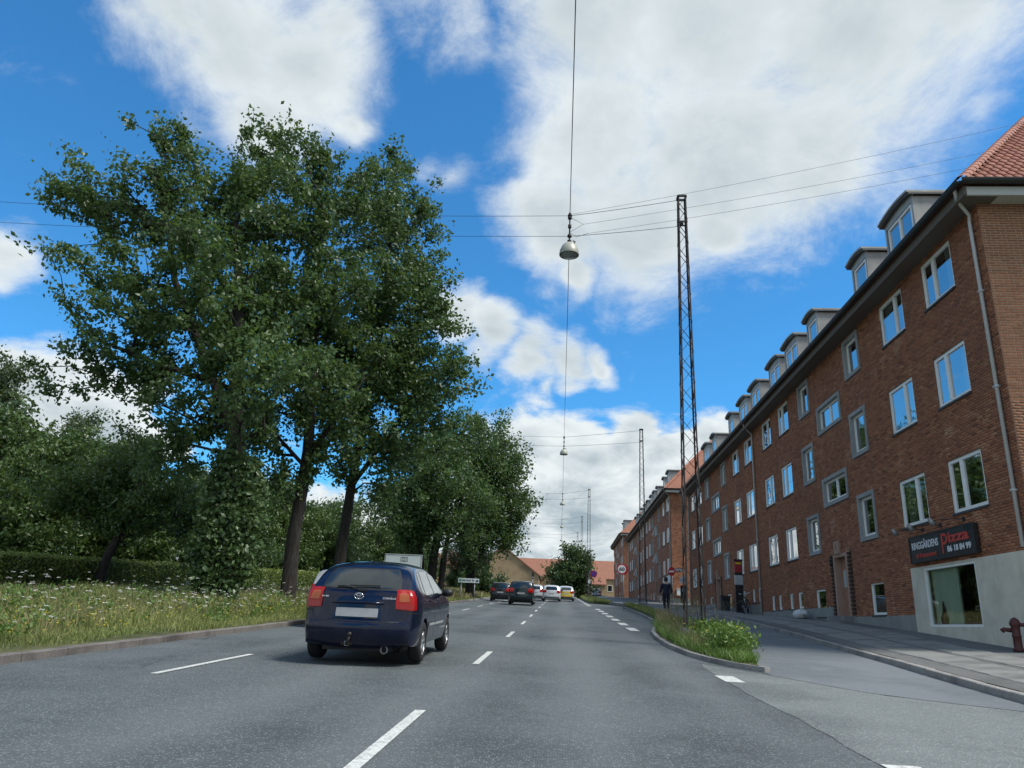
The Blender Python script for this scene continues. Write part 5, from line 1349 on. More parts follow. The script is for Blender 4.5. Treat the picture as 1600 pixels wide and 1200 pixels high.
tree('copper_tree', 'small copper-leaved tree behind the verge signs', [[(-12.5, 100, gl(-12.5, 100)), (-12.5, 100, gl(-12.5, 100)+2), (-12.5, 100, 9)]], [[.2, .16, .05]], [(-12.5,100,9.2,1.8),(-13.8,100,8.8,1.4),(-11.2,100,8.6,1.4)], 90, 70, (.4, .4, .3), .3, 'leaf_copper', 41)
tree('roadside_shrub', 'rounded dark shrub on the verge beside the black car', [[(-8.5, 88, gl(-8.5, 88)), (-8.5, 88, gl(-8.5, 88)+1.5)]], [[.12, .05]], [(-8.9,88,5.6,1.3),(-7.6,88,5.4,1.1),(-10.2,88,5.4,1.2),(-8.4,88,6.5,.9)], 130, 70, (.3, .3, .25), .24, 'leaf_dark', 42)
# clipped hedge
def hedge():
    t = thing('clipped_hedge', 'long clipped hedge with a flat yellow-green top along the park', 'hedge', (-18.6, 14, gl(-18.6, 14)))
    rng = np.random.default_rng(5); m = MB(); H = 1.0
    ys = np.arange(12, 61, 2.)
    for a, b in zip(ys[:-1], ys[1:]): m.beam((-18.7, a, gl(-18.7, a)+H/2), (-18.7, b, gl(-18.7, b)+H/2), 1.0, H-.06)
    m.build('core', 'leaf_dark', t)
    n = 30000; y = 12+(rng.uniform(0, 1, n)**1.25)*48; f = rng.uniform(0, 1, n); side = f < .55
    x = np.where(side, -18.12+rng.normal(0, .05, n), rng.uniform(-19.25, -18.1, n)); zz = np.where(side, rng.uniform(0, H, n), H+rng.normal(0, .035, n)+np.abs(rng.normal(0, .03, n)))
    C = np.stack([x, y, gz(y)+left_off(np.full(n, -18.6))+zz+.03*np.sin(y*1.3)], 1)
    V, F, tone = leaf_cloud(C, 1, (.02, .02, .02), .095, rng, 0.)
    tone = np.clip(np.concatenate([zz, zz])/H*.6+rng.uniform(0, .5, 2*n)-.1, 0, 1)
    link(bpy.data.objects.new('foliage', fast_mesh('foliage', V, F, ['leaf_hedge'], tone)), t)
hedge()
# grass and wild flowers
def blades(X, Y, Z, h, w, rng, lean=.35):
    n = len(X); a = rng.uniform(0, 2*math.pi, n); s = np.stack([np.cos(a), np.sin(a), np.zeros(n)], 1)*(w/2)[:, None]
    l = rng.normal(0, lean, (n, 2)); P = np.stack([X, Y, Z], 1); up = np.stack([l[:, 0], l[:, 1], np.ones(n)], 1); up /= np.linalg.norm(up, axis=1)[:, None]
    mid = P+up*(h*.55)[:, None]; tip = mid+np.stack([l[:, 0]*2, l[:, 1]*2, np.ones(n)*.7], 1)*(h*.42)[:, None]
    V = np.stack([P-s, P+s, mid+s*.8, mid-s*.8, tip], 1).reshape(-1, 3); i = np.arange(n)[:, None]*5
    F = np.concatenate([i+np.array([[0, 1, 2]]), i+np.array([[0, 2, 3]]), i+np.array([[3, 2, 4]])])
    return V, F
def grass_patch(name, label, X, Y, Z, h, w, material, rng, lean=.35, parent=None):
    V, F = blades(X, Y, Z, h, w, rng, lean); n = len(X); nz = .5+.5*np.sin(X*1.7+Y*.6)*np.sin(Y*1.1-X*.4)
    t = np.clip(.55*nz+.45*rng.uniform(0, 1, n), 0, 1); tone = np.concatenate([t, t, t])
    o = bpy.data.objects.new(name, fast_mesh(name, V, F, [material], tone)); link(o, parent); tag(o, label, 'grass' if parent is None else None, kind='stuff'); return o
def verge_pts(n, y0, y1, rng, x0=-13.2, x1=-7.42, power=1.):
    Y = y0+(y1-y0)*rng.uniform(0, 1, n)**power; X = rng.uniform(x0, x1, n); X = np.minimum(X, kerb_left(Y)-.12); Z = gz(Y)+left_off(X)+.05*np.sin(X*2.3+Y*.9)-.02
    return X, Y, Z
rng = np.random.default_rng(21)
def clump(X, Y): return .62+.38*np.sin(X*1.3+1.1*np.sin(Y*.7))*np.sin(Y*.9+.8*np.sin(X*1.1))
X, Y, Z = verge_pts(52000, 7.5, 30, rng); hh = (.16+.30*sstep(7.3, 9.5, -X))*clump(X, Y)*rng.uniform(.6, 1.5, len(X))
grass_patch('verge_grass', 'tall unmown grass on the verge along the left kerb', X, Y, Z, hh, np.full(len(X), .013)*rng.uniform(.7, 1.6, len(X)), 'grass', rng)
X, Y, Z = verge_pts(9000, 7.5, 34, rng, -13.2, -8.4); hh = .34+.32*clump(X, Y)*rng.uniform(.5, 1.3, len(X))
grass_patch('seeding_grass', 'straw-coloured seeding grass among the green on the verge', X, Y, Z, hh, np.full(len(X), .010), 'grass_dry', rng, .22)
X, Y, Z = verge_pts(26000, 29, 120, rng, power=1.5); hh = (.22+.34*sstep(7.3, 9.5, -X))*clump(X, Y)*rng.uniform(.6, 1.4, len(X))
grass_patch('verge_grass', 'unmown grass on the farther verge under the poplars', X, Y, Z, hh, .016+.0009*Y, 'grass', rng)
X, Y, Z = verge_pts(9000, 30, 120, rng, -13., -7.8, 1.5); hh = .40+.3*rng.uniform(0, 1, len(X))
grass_patch('seeding_grass', 'straw-coloured grass heads on the farther verge', X, Y, Z, hh, .014+.0007*Y, 'grass_dry', rng, .2)
X = rng.uniform(-40, -17.4, 22000); Y = rng.uniform(14, 75, 22000); Z = gz(Y)+left_off(X)-.03
grass_patch('park_grass', 'rough grass between the far carriageway and the park trees', X, Y, Z, rng.uniform(.1, .32, len(X)), .02+.0008*Y, 'grass', rng)
# broad weeds on the verge
def weeds(name, label, P, per, sig, size, material, rng, cat='weeds'):
    V, F, tone = leaf_cloud(P, per, sig, size, rng, -.3, .45); o = obj(name, fast_mesh(name, V, F, [material], tone)); tag(o, label, cat, kind='stuff'); return o
X, Y, Z = verge_pts(420, 8, 40, rng, -13., -7.9); weeds('verge_weeds', 'leafy weeds mixed into the verge grass', np.stack([X, Y, Z+.22], 1), 34, (.16, .16, .13), .09, 'weed', rng)
def umbels(n, y0, y1, name, label, material, hlo, hhi, r, dots, ds, rng, x0=-12.8, x1=-7.7, stem='grass', pts=None):
    X, Y, Z = verge_pts(n, y0, y1, rng, x0, x1) if pts is None else pts
    n = len(X); h = rng.uniform(hlo, hhi, n); rr = r*rng.uniform(.6, 1.3, n)
    a = rng.uniform(0, 2*math.pi, (n, dots)); q = np.sqrt(rng.uniform(0, 1, (n, dots)))*rr[:, None]
    C = np.stack([X[:, None]+q*np.cos(a), Y[:, None]+q*np.sin(a), (Z+h)[:, None]+.25*rr[:, None]*(1-(q/rr[:, None])**2)+rng.normal(0, .006, (n, dots))], 2).reshape(-1, 3); m = len(C); s = ds*rng.uniform(.7, 1.3, (m, 1))
    V = np.stack([C+s*np.array([1, 0, 0]), C+s*np.array([0, 1, .25]), C+s*np.array([-1, 0, 0]), C+s*np.array([0, -1, -.25])], 1).reshape(-1, 3); F = np.arange(m*4).reshape(-1, 4)
    o = obj(name, fast_mesh(name, V, F, [material])); tag(o, label, 'flowers', kind='stuff')
    Vs, Fs = blades(X, Y, Z, h*1.06, np.full(n, .010), rng, .02); so = obj('flower_stems', fast_mesh('flower_stems', Vs, Fs, [stem], np.full(len(Fs), .4)), o); so['kind'] = 'stuff'
umbels(300, 8, 34, 'white_umbels', 'white umbel flowers standing above the verge grass', 'flower_white', .34, .78, .048, 22, .009, rng)
umbels(330, 8, 30, 'daisies', 'small white daisies low in the verge grass', 'flower_white', .25, .55, .022, 6, .010, rng)
umbels(380, 8, 26, 'yellow_flowers', 'small yellow flowers near the left kerb', 'flower_yellow', .15, .42, .020, 7, .009, rng, -9.8, -7.45)
# island planting
def isl_pts(n, y0, y1, rng, lo=.06, hi=.95):
    Y = rng.uniform(y0, y1, n); a = np.interp(Y, *zip(*IL)); b = np.interp(Y, *zip(*IR)); u = rng.uniform(lo, hi, n); X = a+(b-a)*u
    zr = gz(Y); zp = zr+path_off(Y); Z = np.where(u < .5, zr+.1+(np.maximum(zr, zp)+.09-zr-.1)*u/.5, np.maximum(zr, zp)+.09-.06*(u-.5)/.5)
    return X, Y, Z-.02
X, Y, Z = isl_pts(15000, 14.2, 35, rng); hh = rng.uniform(.10, .34, len(X))*(.75+.6*sstep(15, 18, Y)*(1-sstep(24, 30, Y)))
grass_patch('island_grass', 'green grass covering the planted island round the lattice mast', X, Y, Z, hh, np.full(len(X), .014)*rng.uniform(.7, 1.5, len(X)), 'weed', rng, .5)
X, Y, Z = isl_pts(3200, 16.5, 34, rng, .1, .6); grass_patch('island_dry_grass', 'dry grass stalks on the road side of the planted island', X, Y, Z, rng.uniform(.25, .55, len(X)), np.full(len(X), .010), 'grass_dry', rng, .2)
X, Y, Z = isl_pts(130, 15.6, 19.5, rng, .35, .92); weeds('island_weeds', 'dense bright green weeds in front of the lattice mast', np.stack([X, Y, Z+rng.uniform(.08, .38, len(X))], 1), 60, (.13, .13, .11), .085, 'weed', rng)
X, Y, Z = isl_pts(26, 15.2, 21, rng, .1, .85); umbels(0, 0, 0, 'yellow_flowers', 'yellow flower heads over the island weeds', 'flower_yellow', .30, .6, .024, 10, .009, rng, stem='weed', pts=(X, Y, Z))
X, Y, Z = isl_pts(46, 18, 26, rng, .2, .9); st = MB()
for x, y, z in zip(X, Y, Z):
    h = rng.uniform(.6, 1.15); l = rng.normal(0, .10, 2); p1 = (x+l[0]*.5, y+l[1]*.5, z+h*.6); p2 = (x+l[0], y+l[1], z+h); st.tube([(x, y, z), p1, p2], [.008, .006, .003], 4)
    for k in range(4): q = rng.uniform(.45, .95); dx, dy = rng.normal(0, .12, 2); a = Vector((x, y, z)).lerp(Vector(p2), q); st.tube([a, a+Vector((dx, dy, .16))], [.004, .002], 3)
tag(st.build('dry_stalks', 'grass_dry'), 'tall dry branching stalks beside the lattice mast foot', 'weeds', kind='stuff')
Y = rng.uniform(36, 60, 3500); X = np.interp(Y, [36, 45, 60], [4.3, 4.65, 4.95])+rng.uniform(0, .5, len(Y)); Z = gz(Y)+path_off(Y)*.7+.05
grass_patch('kerb_grass', 'grass strip behind the kerb of the parking bay', X, Y, Z, rng.uniform(.08, .35, len(X)), np.full(len(X), .03), 'grass', rng, .4)
Y = rng.uniform(70.5, 140, 9000); X = rng.uniform(2.85, 4.3, 9000); X = np.maximum(X, np.interp(Y, [70, 74, 80], [4.6, 3.2, 2.8])); Z = gz(Y)+.12
grass_patch('island_grass', 'grassy strip between carriageway and cycle path beyond the side street', X, Y, Z, rng.uniform(.15, .55, len(X)), np.full(len(X), .06), 'grass', rng, .3)

# ------------------------------------------------------------------ far yellow brick buildings
def brick_house(label, x0, x1, y0, y1, zb, ze, zr, axis, wins=()):
    t = thing('brick_house', label, 'building', ((x0+x1)/2, y0, zb)); m = MB()
    m.box(x0, x1, y0, y1, zb-2, ze)
    xm, ym = (x0+x1)/2, (y0+y1)/2
    if axis == 'y':
        for y in (y0, y1): m.quad((x0, y, ze), (x1, y, ze), (xm, y, zr))
        R_ = [(x0-.3, y0-.3, ze-.25), (xm, y0-.3, zr+.05), (x1+.3, y0-.3, ze-.25)]; e = (0, y1-y0+.6, 0)
    else:
        for x in (x0, x1): m.quad((x, y0, ze), (x, y1, ze), (x, ym, zr))
        R_ = [(x0-.3, y0-.3, ze-.25), (x0-.3, ym, zr+.05), (x0-.3, y1+.3, ze-.25)]; e = (x1-x0+.6, 0, 0)
    m.build('wall', 'brick_yellow', t)
    r = MB(); up = Vector((0, 0, .25)); a, b, c = [Vector(q) for q in R_]; E_ = Vector(e)
    for p, q in ((a, b), (b, c)): r.prism([p, q, q+up, p+up], E_)
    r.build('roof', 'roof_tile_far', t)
    for (x, z, w, h) in wins:
        f = MB(); f.box(x-w/2, x+w/2, y0-.06, y0+.02, z, z+h); fo = f.build('window', 'white_frame', t)
        p = MB(); p.quad((x-w/2+.1, y0-.065, z+.1), (x+w/2-.1, y0-.065, z+.1), (x+w/2-.1, y0-.065, z+h-.1), (x-w/2+.1, y0-.065, z+h-.1)); link(bpy.data.objects.new('pane', p.mesh('pane', 'car_glass')), fo)
    return t
brick_house('long yellow brick building with a red tiled roof closing the street', -30, 24, 188, 200, 8.2, 12.6, 17.0, 'x', [(-4+4*k, 9.6, 1.2, 1.5) for k in range(5)])
brick_house('yellow brick house with a tall gable facing the road', -18.6, -4.2, 150, 172, 6.8, 10.4, 15.6, 'y', [(-15, 7.6, 1.1, 1.3)])
brick_house('low yellow brick annexe beside the tall gable', -4.19, -.6, 158, 168, 7., 9.4, 11.6, 'y')
brick_house('small house with an orange roof behind the poplar trunks', -24, -15.5, 118, 128, 5.6, 8.0, 11.4, 'y')
brick_house('yellow brick house beside the rounded brick block', 3.9, 9.5, 165, 175, 7.4, 10.0, 12.8, 'x')

# ------------------------------------------------------------------ lattice masts, hanging lamps, wires
MAST_H = 12.4
def lattice_mast(x, y, label, detailed, h=MAST_H, z=None):
    z = (float(gz(y))+.05) if z is None else z
    t = thing('lattice_mast', label, 'mast', (x, y, z), 0, 'lattice lamp masts'); b, tp = .235, .115
    def corner(sx, sy, u): w = b+(tp-b)*u; return Vector((x+sx*w, y+sy*w, z+.25+u*(h-.25)))
    for sx in (-1, 1):
        for sy in (-1, 1):
            m = MB(); p, q = corner(sx, sy, 0), corner(sx, sy, 1); m.beam(p+Vector((-sx*.018, 0, 0)), q+Vector((-sx*.018, 0, 0)), .036, .008, (0, 1, 0)); m.beam(p+Vector((0, -sy*.018, 0)), q+Vector((0, -sy*.018, 0)), .008, .036, (0, 1, 0)); m.build('leg', 'rust_steel', t)
    n = 27; faces = [((-1, -1), (1, -1)), ((1, -1), (1, 1)), ((1, 1), (-1, 1)), ((-1, 1), (-1, -1))]
    us = [0]; 
    for i in range(n): us.append(us[-1]+(1.18-.36*i/n))
    us = [u/us[-1] for u in us]
    allm = MB()
    for fi, (a, c) in enumerate(faces):
        for i in range(n):
            p, q = (corner(*a, us[i]), corner(*c, us[i+1])) if (i+fi) % 2 == 0 else (corner(*c, us[i]), corner(*a, us[i+1]))
            if detailed:
                m = MB(); m.beam(p, q, .026, .010); m.build('brace', 'rust_steel', t)
            else: allm.beam(p, q, .026, .012)
    if not detailed: o = allm.build('bracing', 'rust_steel', t)
    m = MB()
    for a, c in faces: m.beam(corner(*a, 1), corner(*c, 1), .05, .06)
    m.build('cap', 'rust_steel', t); m = MB()
    for a, c in faces: m.beam(corner(*a, .93), corner(*c, .93), .03, .04)
    m.build('collar', 'rust_steel', t)
    m = MB(); m.box(x-.14, x-.09, y-.05, y+.05, z+h-1.02, z+h-.86); m.box(x-.13, x+.03, y-.02, y+.04, z+h-.9, z+h-.82); m.build('bracket', 'steel_dark', t)
    m = MB(); m.add([(x+sx*(.36-.04*k), y+sy*(.36-.04*k), z-.3+.62*k) for k in (0, 1) for sx, sy in ((-1, -1), (1, -1), (1, 1), (-1, 1))], [(4, 5, 6, 7), (0, 1, 5, 4), (1, 2, 6, 5), (2, 3, 7, 6), (3, 0, 4, 7)]); m.build('foot', 'mast_foot', t)
    return t
LY = [19.5+33.5*k for k in range(6)]
MX = [3.32, 5.62, 3.12, 3.25, 3.3, 3.4]
LBL = ['rusty lattice mast rising from the weedy island', 'lattice mast on a concrete foot behind the parking bay kerb', 'lattice mast on the grass strip before the round tree', 'slim lattice mast farther on beside the round tree', 'distant lattice mast beyond the round tree', 'most distant lattice mast at the end of the street']
for k in range(6): lattice_mast(MX[k], LY[k], LBL[k], k == 0, z=float(gz(LY[k]))+(.12 if k == 0 else .22 if k == 1 else .1))
lattice_mast(-20.6, LY[0], 'lattice mast across the far carriageway carrying the left span wires', False, z=gl(-20.6, LY[0]))
def hanging_lamp(x, y, z, label, parts=True):
    """z = rim of the shade"""
    t = thing('street_lamp', label, 'lamp', (x, y, z), 0, 'lamps hung over the carriageway'); m = MB()
    m.lathe([(.285, 0), (.29, .02), (.275, .14), (.22, .28), (.14, .37), (.08, .40), (.001, .41)], 24, (x, y, z)); m.lathe([(.285, 0), (.265, .02), (.24, .12), (.001, .16)], 24, (x, y, z)); m.build('shade', 'lamp_shade', t, True)
    m = MB(); m.lathe([(.24, .012), (.20, -.02), (.10, -.045), (.001, -.05)], 20, (x, y, z)); m.build('diffuser', 'lamp_glass', t, True)
    m = MB(); m.tube([(x, y, z+.38), (x, y, z+1.36)], .022, 8)
    for dz, r in ((.46, .06), (.62, .065), (.66, .05), (.92, .05), (.97, .05), (1.22, .06), (1.30, .065), (1.36, .04)): m.lathe([(.001, -.03), (r, -.025), (r, .025), (.001, .03)], 10, (x, y, z+dz))
    m.tube([(x+.12, y, z+.36), (x+.17, y, z+.44), (x+.10, y, z+.47)], .02, 6); m.build('hanger', 'steel_dark', t, True)
    return t
LZ = [float(gz(y))+10.6 for y in LY]
for k in range(5): hanging_lamp(.05, LY[k], LZ[k], ['bell-shaped street lamp hanging nearest over the road', 'second hanging street lamp, level with the mast by the bay', 'third hanging street lamp along the wire', 'fourth hanging street lamp along the wire', 'last hanging street lamp along the wire'][k])
def cable(label, a, b, sag, r=.009, n=14, group='span wires'):
    a = Vector(a); b = Vector(b); m = MB(); m.tube([a.lerp(b, i/n)-Vector((0, 0, sag*4*(i/n)*(1-i/n))) for i in range(n+1)], r, 5)
    o = m.build('cable', 'wire'); tag(o, label, 'cable', group); return o
for k in range(5):
    y, z = LY[k], LZ[k]; top = float(gz(y))+(.12 if k == 0 else .22 if k == 1 else .1)+MAST_H
    r = .008+.0022*k
    nm = ['near', 'second', 'third', 'fourth', 'fifth'][k]
    cable(f'upper cross wire between the {nm} hanging lamp and its mast', (.05, y, z+1.30), (MX[k]-.1, y, top-.08), .02, r)
    cable(f'lower cross wire between the {nm} hanging lamp and its mast', (.05, y, z+.62), (MX[k]-.1, y, top-.95), .02, r)
    cable(f'upper cross wire from the {nm} hanging lamp towards the park', (.05, y, z+1.30), (-20.4 if k == 0 else -14, y, z+1.30+(.55 if k == 0 else .3)), .22 if k == 0 else .1, r*.8)
    cable(f'lower cross wire from the {nm} hanging lamp towards the park', (.05, y, z+.62), (-20.4 if k == 0 else -14, y, z+.62+(.5 if k == 0 else .3)), .2 if k == 0 else .1, r*.8)
    if k < 4: cable(f'wire along the street ahead of the {nm} hanging lamp', (.05, y, z+.45), (.05, LY[k+1], LZ[k+1]+1.36), .35, r+.002)
cable('wire along the street overhead, behind the nearest hanging lamp', (.05, LY[0], LZ[0]+1.36), (.05, -14, LZ[0]-.2), .3, .011)
e0 = Vector((.45, LY[0], LZ[0]+1.02))
for lab, b, a in (('upper stay wire slanting off over the brick block', (13.6, 19.0, 15.7), (.05, LY[0], LZ[0]+1.34)), ('middle stay wire slanting off over the brick block', (13.5, 19.0, 14.95), e0), ('lower stay wire slanting off over the brick block', (13.5, 19.0, 14.55), (.6, LY[0], LZ[0]+.72))): cable(lab, a, b, .12, .0045)
m = MB(); m.tube([(.05, LY[0], LZ[0]+1.25), e0, (.05, LY[0], LZ[0]+.75), (.25, LY[0], LZ[0]+.60), (.6, LY[0], LZ[0]+.72)], .007, 5); tag(m.build('cable', 'wire'), 'short bridle wires at the side of the nearest hanging lamp', 'cable', 'span wires')

# ------------------------------------------------------------------ signs
def sign_post(t, x, y, z0, z1, r=.03): m = MB(); m.tube([(x, y, z0-.2), (x, y, z1)], r, 8); m.build('post', 'galvanised', t, True)
def disc(t, name, x, y, z, r, material, dy=0., n=28, th=.012, parent=None): m = MB(); m.lathe([(.001, 0), (r, 0), (r, th), (.001, th)], n, (x, y+dy, z), 'y'); return m.build(name, material, t)
def text_on(t, body, x, y, z, w, h, material, bold=.02):
    me = fit_text(body, w, h, material, bold); o = bpy.data.objects.new('lettering', me); o.matrix_world = Matrix(((1, 0, 0, x), (0, 0, -1, y), (0, 1, 0, z), (0, 0, 0, 1))); COL.objects.link(o); o.parent = t; o.matrix_parent_inverse = root_matrix(t).inverted(); return o
sx, sy = 4.16, 52.5; zs = 5.03; t = thing('speed_limit_sign', 'round speed limit sign reading 60 at the parking bay kerb', 'sign', (sx, sy, float(gz(sy))))
sign_post(t, sx+.12, sy+.06, float(gz(sy)), zs+.3); disc(t, 'rim', sx, sy, zs, .36, 'sign_red'); disc(t, 'face', sx, sy, zs, .27, 'white_paint', -.006, th=.006); disc(t, 'rear_disc', sx+.10, sy+.12, zs-.02, .36, 'sign_red', 0); text_on(t, '60', sx-.19, sy-.008, zs-.12, .38, .24, 'text_dark', .03)
nx, ny, nz_ = 8.84, 61.9, 5.69; base = float(base_z(61.9)); t = thing('no_entry_sign', 'red no-entry sign with a street name plate at the side street', 'sign', (nx, ny, base))
sign_post(t, nx+.05, ny+.06, base, nz_+.3)
m = MB(); m.lathe([(.001, 0), (.36, 0), (.36, .012), (.001, .012)], 28, (0, 0, 0), 'y'); o = bpy.data.objects.new('disc', m.mesh('disc', 'sign_red')); o.location = (nx, ny, nz_); o.rotation_euler = (0, 0, R(-50)); link(o, t)
m = MB(); m.box(-.25, .25, -.008, 0, -.065, .065); o = bpy.data.objects.new('bar', m.mesh('bar', 'white_paint')); o.location = (nx, ny, nz_); o.rotation_euler = (0, 0, R(-50)); link(o, t)
m = MB(); m.box(nx+.18, nx+1.0, ny+.03, ny+.05, nz_-.02, nz_+.28); pl_ = m.build('name_plate', 'sign_black', t)
for k, (a, z, w) in enumerate(((.22, .17, .6), (.22, .05, .12), (.38, .05, .22), (.66, .05, .25))):
    m = MB(); m.box(nx+a, nx+a+w, ny+.024, ny+.03, nz_+z, nz_+z+.055); m.build('plate_text', 'text_white', t)
px, py, pz = 3.42, 79.5, 6.42; t = thing('no_parking_sign', 'round blue no-parking sign on a bent pole on the grass strip', 'sign', (px, py, float(gz(py))))
m = MB(); g0 = float(gz(py)); m.tube([(px-.5, py, g0-.2), (px-.5, py, pz-.1), (px-.42, py, pz+.25), (px-.2, py, pz+.38), (px, py, pz+.36)], .03, 8); m.build('post', 'galvanised', t, True)
disc(t, 'rim', px, py, pz, .34, 'sign_red'); disc(t, 'face', px, py, pz, .27, 'sign_blue', -.006, th=.006)
m = MB(); m.beam((px-.19, py-.01, pz+.19), (px+.19, py-.01, pz-.19), .06, .006, (0, 1, 0)); m.build('bar', 'sign_red', t); m = MB(); m.box(px-.58, px-.34, py-.03, py-.01, pz-.95, pz-.6); m.build('supplementary_plate', 'white_paint', t)
# direction sign on the verge
dx0, dx1, dyy = -8.25, -6.55, 62.0
t = thing('direction_sign', 'white arrow signboard on two posts between the poplars', 'sign', (-7.6, dyy, gl(-7.6, dyy))); zc = 4.36
for x in (-8.0, -6.9): sign_post(t, x, dyy+.05, gl(-7.6, dyy), zc-.1)
m = MB(); m.box(dx0, dx1, dyy-.03, dyy, zc-.17, zc+.17); m.build('board', 'sign_white_blue', t)
m = MB(); m.box(dx0+.08, dx0+.28, dyy-.036, dyy-.031, zc-.10, zc+.11); m.build('pictogram', 'sign_green', t)
xx = dx0+.34
for w in (.30, .40, .18):
    m = MB()
    for k in range(int(w/.06)): m.box(xx+k*.06, xx+k*.06+.038, dyy-.036, dyy-.031, zc-.06, zc+(.10 if k == 0 else .04+.03*((k*7) % 2)))
    m.build('text_line', 'text_dark', t); xx += w+.05
m = MB(); m.prism([(dx1-.30, dyy-.031, zc-.02), (dx1-.18, dyy-.031, zc+.06), (dx1-.06, dyy-.031, zc+.06), (dx1-.06, dyy-.031, zc-.08), (dx1-.2, dyy-.031, zc-.08)], (0, -.005, 0)); m.build('arrow', 'text_dark', t)
# route sign behind the navy car
t = thing('route_sign', 'large white route board marked O1 behind the navy car', 'sign', (-7.9, 38, gl(-7.9, 38))); zt = 4.27
for x in (-8.6, -7.2): sign_post(t, x, 38.06, gl(-7.9, 38), zt-.1, .045)
m = MB(); m.box(-8.85, -6.95, 37.98, 38.02, zt-1.25, zt); m.build('board', 'sign_white_blue', t)
m = MB()
for (a, b, c, d) in ((-8.85, -6.95, zt-.05, zt-.03), (-8.85, -6.95, zt-1.22, zt-1.20), (-8.82, -8.80, zt-1.2, zt-.05), (-7.0, -6.98, zt-1.2, zt-.05)): m.box(a, b, 37.972, 37.979, c, d)
for (a, b, c, d) in ((-8.03, -7.67, zt-.15, zt-.135), (-8.03, -7.67, zt-.35, zt-.335), (-8.03, -8.015, zt-.335, zt-.15), (-7.685, -7.67, zt-.335, zt-.15)): m.box(a, b, 37.972, 37.979, c, d)
m.build('border', 'text_dark', t); text_on(t, 'O1', -7.95, 37.978, zt-.32, .2, .15, 'text_dark', .0)
# arrow board and poster board at the end of the near block
t = thing('shop_board', 'white arrow board above a dark poster at the side street corner', 'sign', (9.5, 60.4, float(base_z(60.4)))); sign_post(t, 9.5, 60.4, float(base_z(60.4)), 5.3, .035)
m = MB(); m.prism([(9.24, 60.3, 4.72), (9.76, 60.3, 4.72), (9.76, 60.3, 5.08), (9.5, 60.3, 5.34), (9.24, 60.3, 5.08)], (0, .05, 0)); m.build('arrow_board', 'sign_white_blue', t); m = MB(); m.box(9.28, 9.72, 60.29, 60.299, 4.93, 4.97); m.build('text_line', 'text_dark', t)
m = MB(); m.box(9.26, 9.80, 60.30, 60.36, 3.25, 4.55); m.build('poster_board', 'sign_black', t); disc(t, 'poster_ring', 9.53, 60.29, 4.2, .17, 'sign_grey_back', 0, th=.008)
t = thing('traffic_light', 'small traffic signal on a pole beyond the crossover', 'traffic light', (-4.0, 112, float(gz(112)))); sign_post(t, -4.0, 112, float(gz(112)), 8.2, .05)
m = MB(); m.box(-4.14, -3.86, 111.85, 112.1, 7.6, 8.5); m.build('signal_head', 'black_plastic', t); disc(t, 'lens', -4.0, 111.83, 7.75, .10, 'totem_grey', 0)

# pizza sign with three spot lamps
t = thing('shop_sign', 'black shop sign reading Ringgårdens Pizza above the shop window', 'sign', (FX-.1, 20.5, 3.25))
m = MB(); m.box(FX-.13, FX-.04, 18.75, 22.2, 3.25, 3.94); m.build('board', 'sign_black', t); m = MB()
for (a, b, c, d) in ((18.73, 22.22, 3.235, 3.262), (18.73, 22.22, 3.928, 3.955), (18.73, 18.757, 3.262, 3.928), (22.193, 22.22, 3.262, 3.928)): m.box(FX-.14, FX-.035, a, b, c, d)
m.build('sign_frame', 'steel_dark', t)
def wall_text(body, yl, z, w, h, material, bold=.02):   # reads towards decreasing y
    me = fit_text(body, w, h, material, bold); o = bpy.data.objects.new('lettering', me); o.matrix_world = Matrix(((0, 0, -1, FX-.132), (-1, 0, 0, yl), (0, 1, 0, z), (0, 0, 0, 1))); COL.objects.link(o); o.parent = t; o.matrix_parent_inverse = root_matrix(t).inverted()
wall_text('RINGGÅRDENS', 22.06, 3.59, 1.52, .26, 'text_white'); wall_text('& Restaurant', 21.85, 3.36, 1.15, .12, 'text_red'); wall_text('izza', 20.0, 3.60, 1.0, .25, 'text_red', .03); wall_text('P', 20.36, 3.36, .32, .50, 'text_red', .0); wall_text('86 18 84 99', 20.10, 3.37, 1.15, .16, 'text_white', .03)
for k, y in enumerate((21.9, 20.9, 19.7)):
    s = thing('spot_lamp', ['spot lamp over the Ringgårdens end of the shop sign', 'spot lamp over the middle of the shop sign', 'spot lamp over the Pizza end of the shop sign'][k], 'lamp', (FX-.02, y, 4.1), 0, 'spot lamps over the shop sign'); m = MB()
    m.tube([(FX, y-.35, 4.12), (FX-.2, y-.3, 4.13), (FX-.62, y, 4.10)], .012, 6); m.box(FX-.03, FX-.008, y-.40, y-.30, 4.07, 4.17); m.build('arm', 'steel_dark', s); m = MB(); m.lathe([(.04, .09), (.055, .02), (.085, -.10), (.08, -.10), (.001, -.06)], 12, (0, 0, 0)); me = m.mesh('head', 'galvanised', True); me.transform(Matrix.Rotation(R(-35), 4, 'Y')); me.transform(Matrix.Translation((FX-.64, y, 4.08))); link(bpy.data.objects.new('head', me), s)

